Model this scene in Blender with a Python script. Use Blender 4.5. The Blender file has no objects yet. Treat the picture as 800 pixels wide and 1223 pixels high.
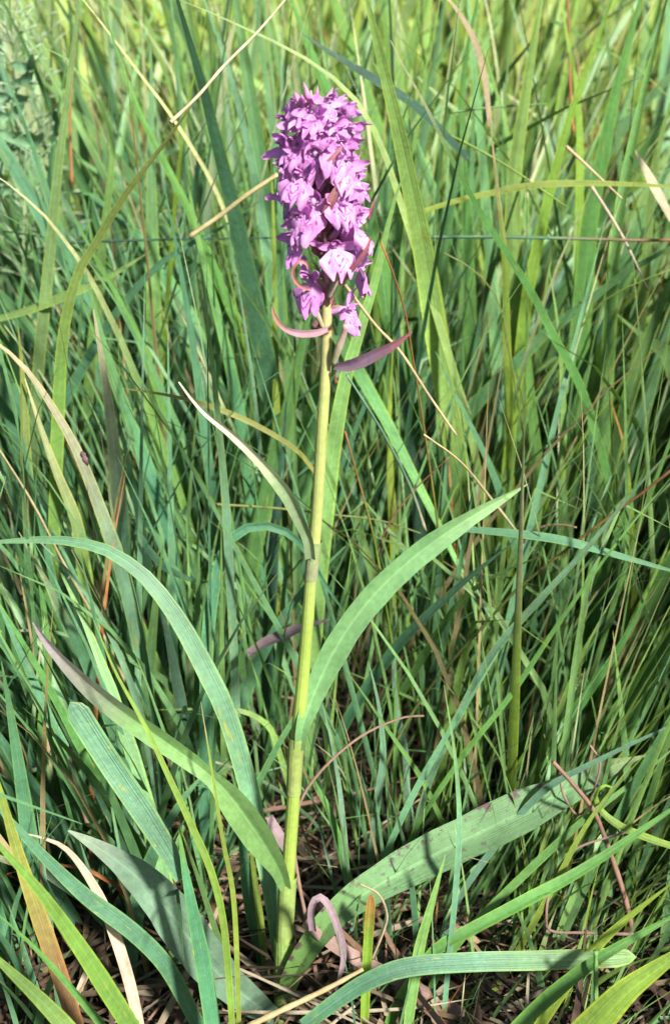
import bpy, math, random
import numpy as np
from mathutils import Vector, Matrix

random.seed(4)
rng = np.random.default_rng(11)
S = bpy.context.scene
COL = S.collection

# ------------------------------------------------------------------ camera
PITCH = math.radians(22.0)
CAM = np.array([0.0231, -0.563, 0.466])
LENS, SENS = 55.0, 36.0
cam_d = bpy.data.cameras.new("camera")
cam_d.sensor_fit = 'VERTICAL'
cam_d.sensor_height = SENS
cam_d.lens = LENS
cam_d.clip_start = 0.01
cam_d.clip_end = 500.0
cam_d.dof.use_dof = True
cam_d.dof.focus_distance = 0.62
cam_d.dof.aperture_fstop = 17.0
cam = bpy.data.objects.new("camera", cam_d)
COL.objects.link(cam)
cam.location = CAM
cam.rotation_euler = (math.pi / 2 - PITCH, 0, 0)
S.camera = cam

# ------------------------------------------------------------------ light
SUN_AZ = math.radians(33)      # to the right of straight behind the camera
SUN_EL = math.radians(38)
w = bpy.data.worlds.new("World")
S.world = w
w.use_nodes = True
nt = w.node_tree
nt.nodes.clear()
sky = nt.nodes.new("ShaderNodeTexSky")
sky.sky_type = 'NISHITA'
sky.sun_disc = False
sky.sun_elevation = SUN_EL
sky.sun_rotation = math.pi - SUN_AZ
bg = nt.nodes.new("ShaderNodeBackground")
bg.inputs["Strength"].default_value = 0.05
wo = nt.nodes.new("ShaderNodeOutputWorld")
nt.links.new(sky.outputs[0], bg.inputs[0])
nt.links.new(bg.outputs[0], wo.inputs[0])

sd = bpy.data.lights.new("sun", 'SUN')
sd.energy = 4.8
sd.angle = math.radians(5)
sd.color = (1.0, 0.96, 0.89)
sun = bpy.data.objects.new("sun", sd)
COL.objects.link(sun)
to_sun = Vector((math.sin(SUN_AZ) * math.cos(SUN_EL), -math.cos(SUN_AZ) * math.cos(SUN_EL), math.sin(SUN_EL)))
sun.rotation_euler = to_sun.to_track_quat('Z', 'Y').to_euler()

S.cycles.max_bounces = 4
S.cycles.diffuse_bounces = 1
S.cycles.glossy_bounces = 1
S.cycles.transmission_bounces = 2
S.view_settings.view_transform = 'Standard'
S.view_settings.look = 'None'
S.view_settings.gamma = 1.0
S.view_settings.use_curve_mapping = False
S.view_settings.exposure = 1.7

# ------------------------------------------------------------------ helpers
FPX = 1223 * LENS / SENS
CP, SP = math.cos(PITCH), math.sin(PITCH)
FWD = np.array([0, CP, -SP])
UPV = np.array([0, SP, CP])

def at(px, py, Y):
    """world point on the upright plane y = Y seen at photo position px, py"""
    d = np.array([(px - 400) / FPX, 0, 0]) + UPV * (611.5 - py) / FPX + FWD
    return CAM + d * (Y - CAM[1]) / d[1]

def depth(p):
    return float(np.dot(np.asarray(p) - CAM, FWD))

def project(P):
    q = P - CAM
    z = q @ FWD
    return 400 + FPX * q[..., 0] / z, 611.5 - FPX * (q @ UPV) / z, z

def nrmz(v):
    return v / np.maximum(np.linalg.norm(v, axis=-1, keepdims=True), 1e-9)

def smooth(ctrl, n):
    """Catmull-Rom through control rows, resampled evenly by the first three columns"""
    c = np.asarray(ctrl, float)
    if len(c) == 2:
        c = np.array([c[0], (c[0] + c[1]) / 2, c[1]])
    e = np.vstack([2 * c[0] - c[1], c, 2 * c[-1] - c[-2]])
    out = []
    for i in range(len(c) - 1):
        p0, p1, p2, p3 = e[i:i + 4]
        t = np.linspace(0, 1, 14, endpoint=False)[:, None]
        out.append(.5 * (2 * p1 + (p2 - p0) * t + (2 * p0 - 5 * p1 + 4 * p2 - p3) * t ** 2 + (3 * p1 - p0 - 3 * p2 + p3) * t ** 3))
    out = np.vstack(out + [c[-1:]])
    s = np.concatenate([[0], np.cumsum(np.linalg.norm(np.diff(out[:, :3], axis=0), axis=1))])
    q = np.linspace(0, s[-1], n)
    return np.stack([np.interp(q, s, out[:, k]) for k in range(c.shape[1])], 1)

def link_mesh(name, V, F, mat, uv=None, col=None, parent=None, smooth_sh=True):
    me = bpy.data.meshes.new(name)
    me.from_pydata(np.asarray(V).tolist(), [], F if isinstance(F, list) else F.tolist())
    if uv is not None:
        lay = me.uv_layers.new(name="UVMap")
        li = np.empty(len(me.loops), dtype=np.int32)
        me.loops.foreach_get("vertex_index", li)
        lay.data.foreach_set("uv", np.asarray(uv, np.float32)[li].ravel())
    if col is not None:
        a = me.color_attributes.new("tint", 'FLOAT_COLOR', 'POINT')
        c4 = np.ones((len(V), 4), np.float32)
        c4[:, :3] = col
        a.data.foreach_set("color", c4.ravel())
    me.polygons.foreach_set("use_smooth", [smooth_sh] * len(me.polygons))
    me.materials.append(mat)
    me.update()
    o = bpy.data.objects.new(name, me)
    COL.objects.link(o)
    if parent is not None:
        o.parent = parent
    return o

def tag(o, label=None, cat=None, group=None, kind=None):
    if label: o["label"] = label
    if cat: o["category"] = cat
    if group: o["group"] = group
    if kind: o["kind"] = kind
    return o

def empty(name, loc=(0, 0, 0)):
    o = bpy.data.objects.new(name, None)
    COL.objects.link(o)
    o.location = loc
    o.empty_display_size = 0.01
    return o

# ------------------------------------------------------------------ materials
def new_mat(name):
    m = bpy.data.materials.new(name)
    m.use_nodes = True
    m.node_tree.nodes.clear()
    return m, m.node_tree

class G:
    """tiny node-graph helper"""
    def __init__(s, t): s.t = t
    def n(s, typ, **k):
        x = s.t.nodes.new(typ)
        for a, b in k.items(): setattr(x, a, b)
        return x
    def l(s, a, b): s.t.links.new(a, b)
    def m(s, op, a, b=None, c=None):
        x = s.n("ShaderNodeMath", operation=op)
        for i, v in enumerate((a, b, c)):
            if v is None: continue
            if isinstance(v, (int, float)): x.inputs[i].default_value = v
            else: s.l(v, x.inputs[i])
        return x.outputs[0]
    def mix(s, f, a, b, mode='MIX'):
        x = s.n("ShaderNodeMix", data_type='RGBA', blend_type=mode)
        for i, v in ((0, f), (6, a), (7, b)):
            if isinstance(v, (int, float)): x.inputs[i].default_value = v
            elif isinstance(v, tuple): x.inputs[i].default_value = (*v, 1)
            else: s.l(v, x.inputs[i])
        return x.outputs[2]
    def noise(s, scale, detail=3, vec=None, rough=.55):
        x = s.n("ShaderNodeTexNoise")
        x.inputs["Scale"].default_value = scale
        x.inputs["Detail"].default_value = detail
        x.inputs["Roughness"].default_value = rough
        if vec is not None: s.l(vec, x.inputs["Vector"])
        return x.outputs[0]
    def ramp(s, f, a, b):
        x = s.n("ShaderNodeMapRange")
        x.inputs[1].default_value = a
        x.inputs[2].default_value = b
        s.l(f, x.inputs[0])
        return x.outputs[0]

def leaf_material(name, veins, transl=.3, rough=.45, spec=.4, tcol=(1.25, 1.25, .55), noise_amp=.35,
                  spots=None, bump=.25, fleck=0.0, vein_amp=.22, EDGE=0.0, MID=.18):
    m, t = new_mat(name)
    g = G(t)
    at_ = g.n("ShaderNodeAttribute", attribute_name="tint")
    uv = g.n("ShaderNodeUVMap", uv_map="UVMap")
    sep = g.n("ShaderNodeSeparateXYZ")
    g.l(uv.outputs[0], sep.inputs[0])
    geo = g.n("ShaderNodeNewGeometry")
    pos = geo.outputs["Position"]
    u, v = sep.outputs[0], sep.outputs[1]
    n1 = g.noise(55, 4, pos)
    n2 = g.noise(420, 3, pos)
    lane = g.n('ShaderNodeCombineXYZ')
    g.l(g.m('MULTIPLY', u, veins * 2.3), lane.inputs[0]); g.l(g.m('MULTIPLY', v, 1.6), lane.inputs[1])
    lane_n = g.noise(1.0, 2, lane.outputs[0])
    vein = g.m('MULTIPLY_ADD', g.m('SINE', g.m('MULTIPLY', u, veins * 6.2832)), .14, g.m('MULTIPLY_ADD', g.m('SUBTRACT', lane_n, .5), 2.4, .5))
    val = g.m('MULTIPLY_ADD', g.m('SUBTRACT', n1, .5), noise_amp * 2, 1.0)
    val = g.m('MULTIPLY', val, g.m('MULTIPLY_ADD', g.m('SUBTRACT', n2, .5), noise_amp * 1.3, 1.0))
    val = g.m('MULTIPLY', val, g.m('MULTIPLY_ADD', g.m('SUBTRACT', vein, .5), vein_amp, 1.0))
    # pale, yellowed margins
    edge = g.m('MULTIPLY', g.ramp(g.m('ABSOLUTE', g.m('SUBTRACT', u, .5)), .34, .5), EDGE)
    # pale midrib
    mid = g.m('SUBTRACT', 1.0, g.ramp(g.m('ABSOLUTE', g.m('SUBTRACT', u, .5)), 0.0, .05))
    val = g.m('ADD', val, g.m('MULTIPLY', mid, MID))
    comb = g.n("ShaderNodeCombineColor")
    for i in range(3): g.l(val, comb.inputs[i])
    base = g.mix(1.0, at_.outputs["Color"], comb.outputs[0], 'MULTIPLY')
    base = g.mix(edge, base, g.mix(1.0, base, (1.75, 1.45, .8), 'MULTIPLY'))
    if fleck > 0:      # yellowed flecks as on ageing grass leaves
        st = g.n("ShaderNodeCombineXYZ")
        g.l(g.m('MULTIPLY', u, 3.0), st.inputs[0]); g.l(g.m('MULTIPLY', v, 14.0), st.inputs[1])
        ad = g.n("ShaderNodeVectorMath", operation='ADD')
        sc = g.n("ShaderNodeVectorMath", operation='SCALE'); sc.inputs[3].default_value = 9.0
        g.l(pos, sc.inputs[0]); g.l(st.outputs[0], ad.inputs[0]); g.l(sc.outputs[0], ad.inputs[1])
        fk = g.ramp(g.noise(1.3, 2, ad.outputs[0]), .66, .74)
        base = g.mix(g.m('MULTIPLY', fk, fleck), base, (.20, .22, .035))
    if spots:
        sn = g.ramp(g.noise(130, 4, pos), .53, .57)
        ed = g.ramp(g.m('SUBTRACT', 1.0, u), .74, .9)
        ed2 = g.m('MULTIPLY', sn, g.m('ADD', g.m('MULTIPLY', ed, 1.0), .0))
        sm = g.m('MULTIPLY', g.ramp(g.noise(300, 2, pos), .64, .68), .6)
        base = g.mix(g.m('MINIMUM', g.m('ADD', ed2, sm), .95), base, spots)
    bm = g.n("ShaderNodeBump")
    bm.inputs["Strength"].default_value = bump
    bm.inputs["Distance"].default_value = .0006
    g.l(g.m('ADD', vein, g.m('MULTIPLY', n2, 1.2)), bm.inputs["Height"])
    p = g.n("ShaderNodeBsdfPrincipled")
    g.l(base, p.inputs["Base Color"])
    g.l(g.m('MULTIPLY_ADD', n2, .25, rough - .12), p.inputs["Roughness"])
    p.inputs["Specular IOR Level"].default_value = spec
    g.l(bm.outputs[0], p.inputs["Normal"])
    tr = g.n("ShaderNodeBsdfTranslucent")
    g.l(g.mix(1.0, base, tcol, 'MULTIPLY'), tr.inputs["Color"])
    mx = g.n("ShaderNodeMixShader")
    mx.inputs[0].default_value = transl
    g.l(p.outputs[0], mx.inputs[1]); g.l(tr.outputs[0], mx.inputs[2])
    out = g.n("ShaderNodeOutputMaterial")
    g.l(mx.outputs[0], out.inputs["Surface"])
    return m

M_GRASS = leaf_material("grass_leaf", 8, .27, noise_amp=.45, bump=.4, vein_amp=.34, fleck=.9, EDGE=.8)
M_FAR = leaf_material("grass_sward", 3, .26, fleck=.6, EDGE=.7)
M_DRY = leaf_material("dry_grass", 5, .15, rough=.7, spec=.2, tcol=(1.1, 1.0, .8), noise_amp=.5)
M_LEAF = leaf_material("orchid_leaf", 15, .22, rough=.5, spec=.25, noise_amp=.5, bump=.3, vein_amp=.09, MID=.3, EDGE=-.35)
M_LEAFS = leaf_material("orchid_leaf_blotched", 19, .2, rough=.55, spec=.25, noise_amp=.5, spots=(.07, .04, .045), bump=.45, vein_amp=.12, MID=.35)
M_STEM = leaf_material("orchid_stem", 13, .12, rough=.42, spec=.4, noise_amp=.30, bump=.3, vein_amp=.07)
M_PETAL = leaf_material("orchid_petal", 6, .45, rough=.5, spec=.3, tcol=(1.15, .8, 1.15), noise_amp=.35, bump=.35, vein_amp=.2)

def lip_material():
    m, t = new_mat("orchid_lip")
    g = G(t)
    at_ = g.n("ShaderNodeAttribute", attribute_name="tint")
    uv = g.n("ShaderNodeUVMap", uv_map="UVMap")
    sep = g.n("ShaderNodeSeparateXYZ")
    g.l(uv.outputs[0], sep.inputs[0])
    u, v = sep.outputs[0], sep.outputs[1]
    oi = g.n("ShaderNodeObjectInfo")
    geo = g.n("ShaderNodeNewGeometry")
    nz = g.noise(500, 3, geo.outputs["Position"])
    du = g.m('MULTIPLY', g.m('ABSOLUTE', g.m('SUBTRACT', u, .5)), 2.0)
    dv = g.m('SUBTRACT', v, .36)
    # pale throat patch running down the middle
    pale = g.m('MULTIPLY', g.m('SUBTRACT', 1.0, g.ramp(du, .12, .62)), g.m('SUBTRACT', 1.0, g.ramp(v, .35, .85)))
    base = g.mix(g.m('MULTIPLY', pale, .5), at_.outputs["Color"], (.54, .36, .54))
    # magenta loops and dashes
    r = g.m('SQRT', g.m('ADD', g.m('MULTIPLY', du, du), g.m('MULTIPLY', g.m('MULTIPLY', dv, dv), 3.2)))
    wv = g.m('SINE', g.m('ADD', g.m('MULTIPLY', r, 19.0), g.m('MULTIPLY', nz, 7.0)))
    dash = g.m('SINE', g.m('ADD', g.m('MULTIPLY', v, 24.0), g.m('MULTIPLY', nz, 8.0)))
    line = g.m('MULTIPLY', g.ramp(wv, .25, .7), g.ramp(dash, -.7, .1))
    zone = g.m('MULTIPLY', g.m('SUBTRACT', 1.0, g.ramp(r, .62, .9)), g.ramp(v, .08, .2))
    base = g.mix(g.m('MULTIPLY', g.m('MULTIPLY', line, zone), .92), base, (.25, .025, .27))
    vv = g.m('MULTIPLY_ADD', nz, .6, .72)
    cc = g.n("ShaderNodeCombineColor")
    for i in range(3): g.l(vv, cc.inputs[i])
    base = g.mix(1.0, base, cc.outputs[0], 'MULTIPLY')
    bm = g.n("ShaderNodeBump")
    bm.inputs["Strength"].default_value = .5
    bm.inputs["Distance"].default_value = .0006
    g.l(nz, bm.inputs["Height"])
    p = g.n("ShaderNodeBsdfPrincipled")
    g.l(base, p.inputs["Base Color"])
    p.inputs["Roughness"].default_value = .5
    p.inputs["Specular IOR Level"].default_value = .3
    g.l(bm.outputs[0], p.inputs["Normal"])
    tr = g.n("ShaderNodeBsdfTranslucent")
    g.l(base, tr.inputs["Color"])
    mx = g.n("ShaderNodeMixShader")
    mx.inputs[0].default_value = .42
    g.l(p.outputs[0], mx.inputs[1]); g.l(tr.outputs[0], mx.inputs[2])
    out = g.n("ShaderNodeOutputMaterial")
    g.l(mx.outputs[0], out.inputs["Surface"])
    return m
M_LIP = lip_material()

def ground_material():
    m, t = new_mat("leaf_mould")
    g = G(t)
    geo = g.n("ShaderNodeNewGeometry")
    pos = geo.outputs["Position"]
    n1 = g.noise(18, 6, pos, .65)
    n2 = g.noise(140, 4, pos, .7)
    c = g.mix(g.ramp(n1, .35, .7), (.012, .009, .007), (.030, .020, .014))
    c = g.mix(g.ramp(n2, .55, .75), c, (.05, .034, .024))
    p = g.n("ShaderNodeBsdfPrincipled")
    g.l(c, p.inputs["Base Color"])
    p.inputs["Roughness"].default_value = .95
    p.inputs["Specular IOR Level"].default_value = .15
    bm = g.n("ShaderNodeBump")
    bm.inputs["Strength"].default_value = .9
    bm.inputs["Distance"].default_value = .004
    g.l(n2, bm.inputs["Height"])
    g.l(bm.outputs[0], p.inputs["Normal"])
    out = g.n("ShaderNodeOutputMaterial")
    g.l(p.outputs[0], out.inputs["Surface"])
    return m
M_GROUND = ground_material()

# base colours (linear)
C = dict(
    bg=(.062, .158, .082), bgl=(.098, .200, .118), g=(.072, .175, .045), yg=(.135, .215, .030), lg=(.125, .225, .065),
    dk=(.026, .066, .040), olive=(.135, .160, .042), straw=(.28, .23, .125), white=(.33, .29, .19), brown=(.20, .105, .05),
    mauve=(.16, .115, .125), pink=(.185, .112, .088), rust=(.26, .10, .045), pale=(.36, .38, .22), grey=(.20, .26, .19))

# ------------------------------------------------------------------ ground
gx = np.concatenate([[-80, -20, -8, -4], np.linspace(-2, 2, 81), [4, 8, 20, 80]])
gy = np.concatenate([[-60, -10, -3, -1.2], np.linspace(-.8, 3, 77), [4, 6, 9, 15, 30, 120]])
X, Y = np.meshgrid(gx, gy, indexing='ij')
Z = .006 * np.sin(X * 17 + 1.3 * np.sin(Y * 11)) * np.cos(Y * 15 + .7) + .004 * np.sin(X * 43 + Y * 31)
Z -= .006
nX, nY = X.shape
idx = np.arange(nX * nY).reshape(nX, nY)
F = np.stack([idx[:-1, :-1], idx[1:, :-1], idx[1:, 1:], idx[:-1, 1:]], -1).reshape(-1, 4)
go = link_mesh("ground", np.stack([X, Y, Z], -1).reshape(-1, 3), F, M_GROUND)
tag(go, "dark brown soil and mould under the meadow grass", "ground", kind="structure")

# ------------------------------------------------------------------ strips (blades and leaves)
def strip_faces(n, k):
    i = np.arange(n * k).reshape(n, k)
    return np.stack([i[:-1, :-1], i[:-1, 1:], i[1:, 1:], i[1:, :-1]], -1).reshape(-1, 4)

def strip(P, W, roll0=0., roll1=0., k=5, fold=.12, wav=0.0, cup=0.0):
    """leaf surface along P: width W, turned roll0..roll1 about its axis away from facing the viewer"""
    n = len(P)
    T = nrmz(np.gradient(P, axis=0))
    view = nrmz(CAM - P)
    side = nrmz(np.cross(T, view))
    for i in range(1, n):
        if np.dot(side[i], side[i - 1]) < 0: side[i] *= -1
    nor = np.cross(side, T)
    r = np.linspace(roll0, roll1, n)[:, None]
    s2 = side * np.cos(r) + nor * np.sin(r)
    n2 = np.cross(s2, T)
    s = np.linspace(-1, 1, k)
    V = P[:, None, :] + s2[:, None, :] * (s[None, :, None] * W[:, None, None] / 2)
    off = fold * (np.abs(s)[None, :] - .5) + cup * (s[None, :] ** 2 - .4)
    if wav:
        ph = np.linspace(0, 9, n)[:, None]
        off = off + wav * np.sin(ph + s[None, :] * 1.4) * np.abs(s)[None, :]
    V = V + n2[:, None, :] * (off * W[:, None])[..., None]
    uv = np.stack(np.broadcast_arrays((s[None, :] + 1) / 2, np.linspace(0, 1, n)[:, None]), -1)
    return V.reshape(-1, 3), strip_faces(n, k), uv.reshape(-1, 2)

def blade_colours(n, k, base, tipc=None, tip0=.6, rootc=None, seed=0):
    r = np.random.default_rng(seed)
    t = np.linspace(0, 1, n)[:, None, None]
    c = np.broadcast_to(np.array(base), (n, k, 3)).copy()
    if rootc is not None:
        f = np.clip(1 - t / .35, 0, 1)
        c = c * (1 - f) + np.array(rootc) * f
    if tipc is not None:
        f = np.clip((t - tip0) / max(1e-3, 1 - tip0), 0, 1) ** .8
        c = c * (1 - f) + np.array(tipc) * f
    c *= 1 + .10 * np.sin(np.linspace(0, r.uniform(4, 14), n) + r.uniform(0, 6))[:, None, None]
    c *= 1 + .10 * r.standard_normal((1, 1, 3)) * np.array([.6, .5, .6])
    return c.reshape(-1, 3)

def to_ground(P3):
    """carry a traced blade on down from its lowest seen point to the soil it grows from"""
    p0, p1 = P3[0], P3[1]
    z = p0[2]
    if z < .004: return P3
    d = nrmz(p0 - p1)
    slope = d[:2] / max(.45, -d[2])
    m = np.linalg.norm(slope)
    if m > .8: slope *= .8 / m
    ext = []
    for f in (1.0, .72, .4):
        h = z * f
        ext.append([p0[0] + slope[0] * h * (1 - .42 * f), p0[1] + slope[1] * h * (1 - .42 * f), z - h - (.006 if f == 1 else 0)])
    return np.vstack([ext, P3])

hero_n = 0
HERO = []
def fwd(y): return y if y < .2 else .2 + (y - .2) * .55
def blade(label, colour, wpx, y0, y1, pts, tipc=None, tip0=.6, rootc=None, name="grass_strand", cat="grass blade",
          ext=True, mat=None, roll=None, fold=None, blunt=False, n=30, group=None, k=5, base_w=.75):
    """a single traced blade; pts run from the root end to the tip (photo positions), y0/y1 its distance behind the orchid"""
    global hero_n
    hero_n += 1
    r = np.random.default_rng(hero_n * 7 + 3)
    y0 = fwd(y0); y1 = fwd(y1)
    q = np.array(pts, float)
    s = np.concatenate([[0], np.cumsum(np.linalg.norm(np.diff(q, axis=0), axis=1))])
    s /= s[-1]
    P3 = np.array([at(a, b, y0 + (y1 - y0) * f) for (a, b), f in zip(q, s)])
    dref = np.mean([depth(p) for p in P3])
    if ext: P3 = to_ground(P3)
    P = smooth(P3, n)
    t = np.linspace(0, 1, n)
    prof = base_w + (1 - base_w) * np.clip(t / .35, 0, 1)
    prof *= np.clip((1 - t) / .06, .0, 1) ** .6 if blunt else np.clip((1.004 - t) / .45, 0.03, 1) ** .75
    if roll is None:        # leaves turn their faces more or less to the light
        T_ = nrmz(np.gradient(P, axis=0)); sd_ = nrmz(np.cross(T_, nrmz(CAM - P)))
        for i_ in range(1, n):
            if np.dot(sd_[i_], sd_[i_ - 1]) < 0: sd_[i_] *= -1
        nr_ = np.cross(sd_, T_)
        best_ = max((-.5, -.3, -.1, .1, .3, .5), key=lambda q: abs(np.mean((nr_ * math.cos(q) - sd_ * math.sin(q)) @ np.array(to_sun))) + r.uniform(0, .16))
        roll = (best_ + r.uniform(-.15, .15), best_ + r.uniform(-.3, .3))
    W = 1.1 * wpx / FPX * dref * prof / max(.7, math.cos(sum(roll) / 2))
    if fold is None: fold = r.uniform(-.22, .22)
    HERO.append((P, W))
    V, F, uv = strip(P, W, roll[0], roll[1], k, fold, wav=.03)
    cc = C[colour] if isinstance(colour, str) else colour
    tc = C[tipc] if isinstance(tipc, str) else tipc
    rc = C[rootc] if isinstance(rootc, str) else rootc
    col = blade_colours(n, k, cc, tc, tip0, rc, hero_n)
    org = P[0].copy()
    o = link_mesh(name, V - org, F, mat or M_GRASS, uv, col)
    o.location = org
    return tag(o, label, cat, group)

def tube(P, R, k=10):
    n = len(P)
    T = nrmz(np.gradient(P, axis=0))
    a = np.array([0.123, -1, .05])
    s1 = nrmz(np.cross(T, a)); s2 = np.cross(T, s1)
    th = np.linspace(0, 2 * np.pi, k, endpoint=False)
    V = P[:, None] + R[:, None, None] * (s1[:, None] * np.cos(th)[None, :, None] + s2[:, None] * np.sin(th)[None, :, None])
    i = np.arange(n * k).reshape(n, k)
    j = np.roll(i, -1, axis=1)
    F = np.stack([i[:-1], j[:-1], j[1:], i[1:]], -1).reshape(-1, 4).tolist()
    F.append(list(range(k))[::-1]); F.append(list(range((n - 1) * k, n * k)))
    uv = np.stack(np.broadcast_arrays((th / (2 * np.pi))[None, :], np.linspace(0, 1, n)[:, None]), -1).reshape(-1, 2)
    return V.reshape(-1, 3), F, uv

def straw(label, colour, wpx, y0, y1, pts, tipc=None, name="dry_stem", cat="dry stem", ext=False, n=26, tip0=.6, group=None, taper=.5, rootc=None):
    """a round dead stalk"""
    global hero_n
    hero_n += 1
    y0 = fwd(y0); y1 = fwd(y1)
    q = np.array(pts, float)
    s = np.concatenate([[0], np.cumsum(np.linalg.norm(np.diff(q, axis=0), axis=1))]); s /= s[-1]
    P3 = np.array([at(a, b, y0 + (y1 - y0) * f) for (a, b), f in zip(q, s)])
    dref = np.mean([depth(p) for p in P3])
    if ext: P3 = to_ground(P3)
    P = smooth(P3, n)
    t = np.linspace(0, 1, n)
    R = wpx / FPX * dref * .5 * (1 - taper * t) * (1 + .08 * np.sin(t * 40))
    V, F, uv = tube(P, R, 7)
    col = blade_colours(n, 7, C[colour], C[tipc] if tipc else None, tip0, C[rootc] if rootc else None, hero_n)
    org = P[0].copy()
    o = link_mesh(name, V - org, F, M_DRY if colour in ('straw', 'white', 'brown', 'mauve', 'pink', 'rust') else M_GRASS, uv, col)
    o.location = org
    return tag(o, label, cat, group)
# ------------------------------------------------------------------ the orchid
orchid = empty("orchid_plant", (0, 0, 0))
tag(orchid, "flowering orchid with a dense spike of pink-purple flowers on an upright green stem", "orchid")

# stem: photo x, y, width in px, distance behind the plane of the plant
STEM = np.array([(338, 1216, 19, .0), (339, 1150, 18, .0), (343, 1060, 16.5, .0), (350, 960, 16, .0), (353, 900, 15.5, .0),
                 (360, 830, 15.5, .0), (366, 760, 15, .0), (371.5, 690, 14.5, .0), (378, 620, 14, .0), (384, 520, 14, .0),
                 (389, 440, 13.5, .0), (390, 390, 13, .0), (390, 330, 12, .001), (385, 250, 11, .002), (378, 180, 9, .003), (372, 122, 5, .004), (371, 108, 3, .004)])
def stem_rows(n=110):
    rows = []
    for px, py, wd, y in STEM:
        p = at(px, py, y)
        rows.append([*p, wd / FPX * depth(p) / 2, py])
    return smooth(rows, n)
SR = stem_rows()
SR[0, 2] -= .006
def stem_at(py):
    return np.array([np.interp(-py, -SR[:, 4], SR[:, i]) for i in range(4)])

V, F, uv = tube(SR[:, :3], SR[:, 3], 16)
py = np.repeat(SR[:, 4], 16)
ang = np.tile(np.arange(16), len(SR))
def mixc(a, b, f): f = np.clip(f, 0, 1)[:, None]; return np.array(a) * (1 - f) + np.array(b) * f
sc_ = mixc((.24, .29, .08), (.21, .285, .055), (py - 690) / 60)
sc_ = mixc(sc_, (.26, .295, .095), (690 - py) / 30)
sc_ = mixc(sc_, (.30, .27, .12), (480 - py) / 100)
sc_ = mixc(sc_, (.30, .21, .16), (370 - py) / 60)
sc_ = mixc(sc_, (.24, .31, .09), (py - 1050) / 100)
link_mesh("stem", V, F, M_STEM, uv, sc_, orchid)

def sheath(py0, py1, extra, col, top_col=None):
    """a leaf base wrapped round the stem between two heights"""
    ys = np.linspace(py0, py1, 14)
    rows = np.array([stem_at(v) for v in ys])
    f = np.linspace(0, 1, 14)
    R = rows[:, 3] + extra * (.35 + .65 * f)
    V, F, uv = tube(rows[:, :3], R, 18)
    F = F[:-2]
    c = mixc(col, top_col or col, np.repeat(f, 18))
    return V, F, uv, c

def leaf(pts, base, tipc=None, tip0=.75, n=44, k=9, fold=.15, cup=0., roll=(0, 0), mat=None, sheath_args=None, wav=.015, name="leaf", label=None, rootc=None, kink=None):
    """pts: photo x, y, width px, distance behind the plane"""
    rows = []
    for px, py_, wd, y in pts:
        p = at(px, py_, y)
        rows.append([*p, wd / FPX * depth(p)])
    R = smooth(rows, n)
    R[:, 3] *= 1 + .025 * np.sin(np.linspace(0, 31, n) + n + pts[0][0]) + .015 * np.sin(np.linspace(0, 67, n))
    V, F, uv = strip(R[:, :3], np.maximum(R[:, 3], .0004), roll[0], roll[1], k, fold, wav, cup)
    col = blade_colours(n, k, base, tipc, tip0, rootc, int(pts[0][0]))
    F = F.tolist()
    if sheath_args:
        v2, f2, u2, c2 = sheath(*sheath_args)
        F += [[i + len(V) for i in f] for f in f2]
        V = np.vstack([V, v2]); uv = np.vstack([uv, u2]); col = np.vstack([col, c2])
    o = link_mesh(name, V, F, mat or M_LEAF, uv, col, orchid)
    if label: o["label"] = label
    return o

# small leaf high on the stem, its tip withered pale
leaf([(371, 668, 12, -.004), (368, 646, 13, -.006), (358, 622, 14, -.010), (343, 592, 17, -.014), (325, 568, 15, -.016), (300, 541, 11, -.016), (275, 518, 9, -.015), (248, 496, 6.5, -.013), (230, 477, 4.5, -.012), (214, 456, 2, -.010)],
     (.16, .22, .10), (.62, .55, .34), .42, fold=.30, roll=(.25, .5), sheath_args=(692, 646, .0006, (.23, .25, .13), (.17, .22, .09)), label="narrow upper leaf with a withered cream tip")
# broad right-hand leaf
leaf([(357, 895, 11.4, -0.003), (362, 866, 16.8, -0.003), (374, 832, 25.5, 0.0), (394, 788, 31.6, 0.004), (420, 745, 32.3, 0.008), (452, 706, 30.9, 0.012), (490, 670, 29.6, 0.016), (528, 641, 25.5, 0.02), (566, 616, 18.1, 0.024), (600, 596, 9.4, 0.028), (630, 578, 1.0, 0.032)],
     (.105, .205, .072), (.14, .22, .08), .7, fold=.20, cup=.05, roll=(-.15, -.3), sheath_args=(948, 880, .0008, (.24, .30, .09), (.23, .29, .08)), label="long clean green leaf arching up to the right of the stem")
# lower left leaf, folded half way along
leaf([(341, 1062, 12.7, -.004), (333, 1040, 20.6, -.008), (316, 1012, 31.7, -.014), (296, 982, 37.8, -.018), (274, 952, 32.4, -.020), (256, 932, 19.8, -.020), (222, 905, 23.8, -.020), (180, 876, 26.1, -.022), (140, 848, 26.9, -.024), (104, 818, 22.1, -.026), (72, 786, 14.2, -.028), (52, 762, 8.7, -.029), (40, 743, 2.3, -.030)],
     (.115, .205, .06), (.26, .19, .20), .66, fold=.26, roll=(.05, .55), sheath_args=(1150, 1045, .0011, (.22, .29, .085), (.19, .27, .075)), label="left leaf creased half way and ending in a purplish tip", wav=.03)
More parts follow.
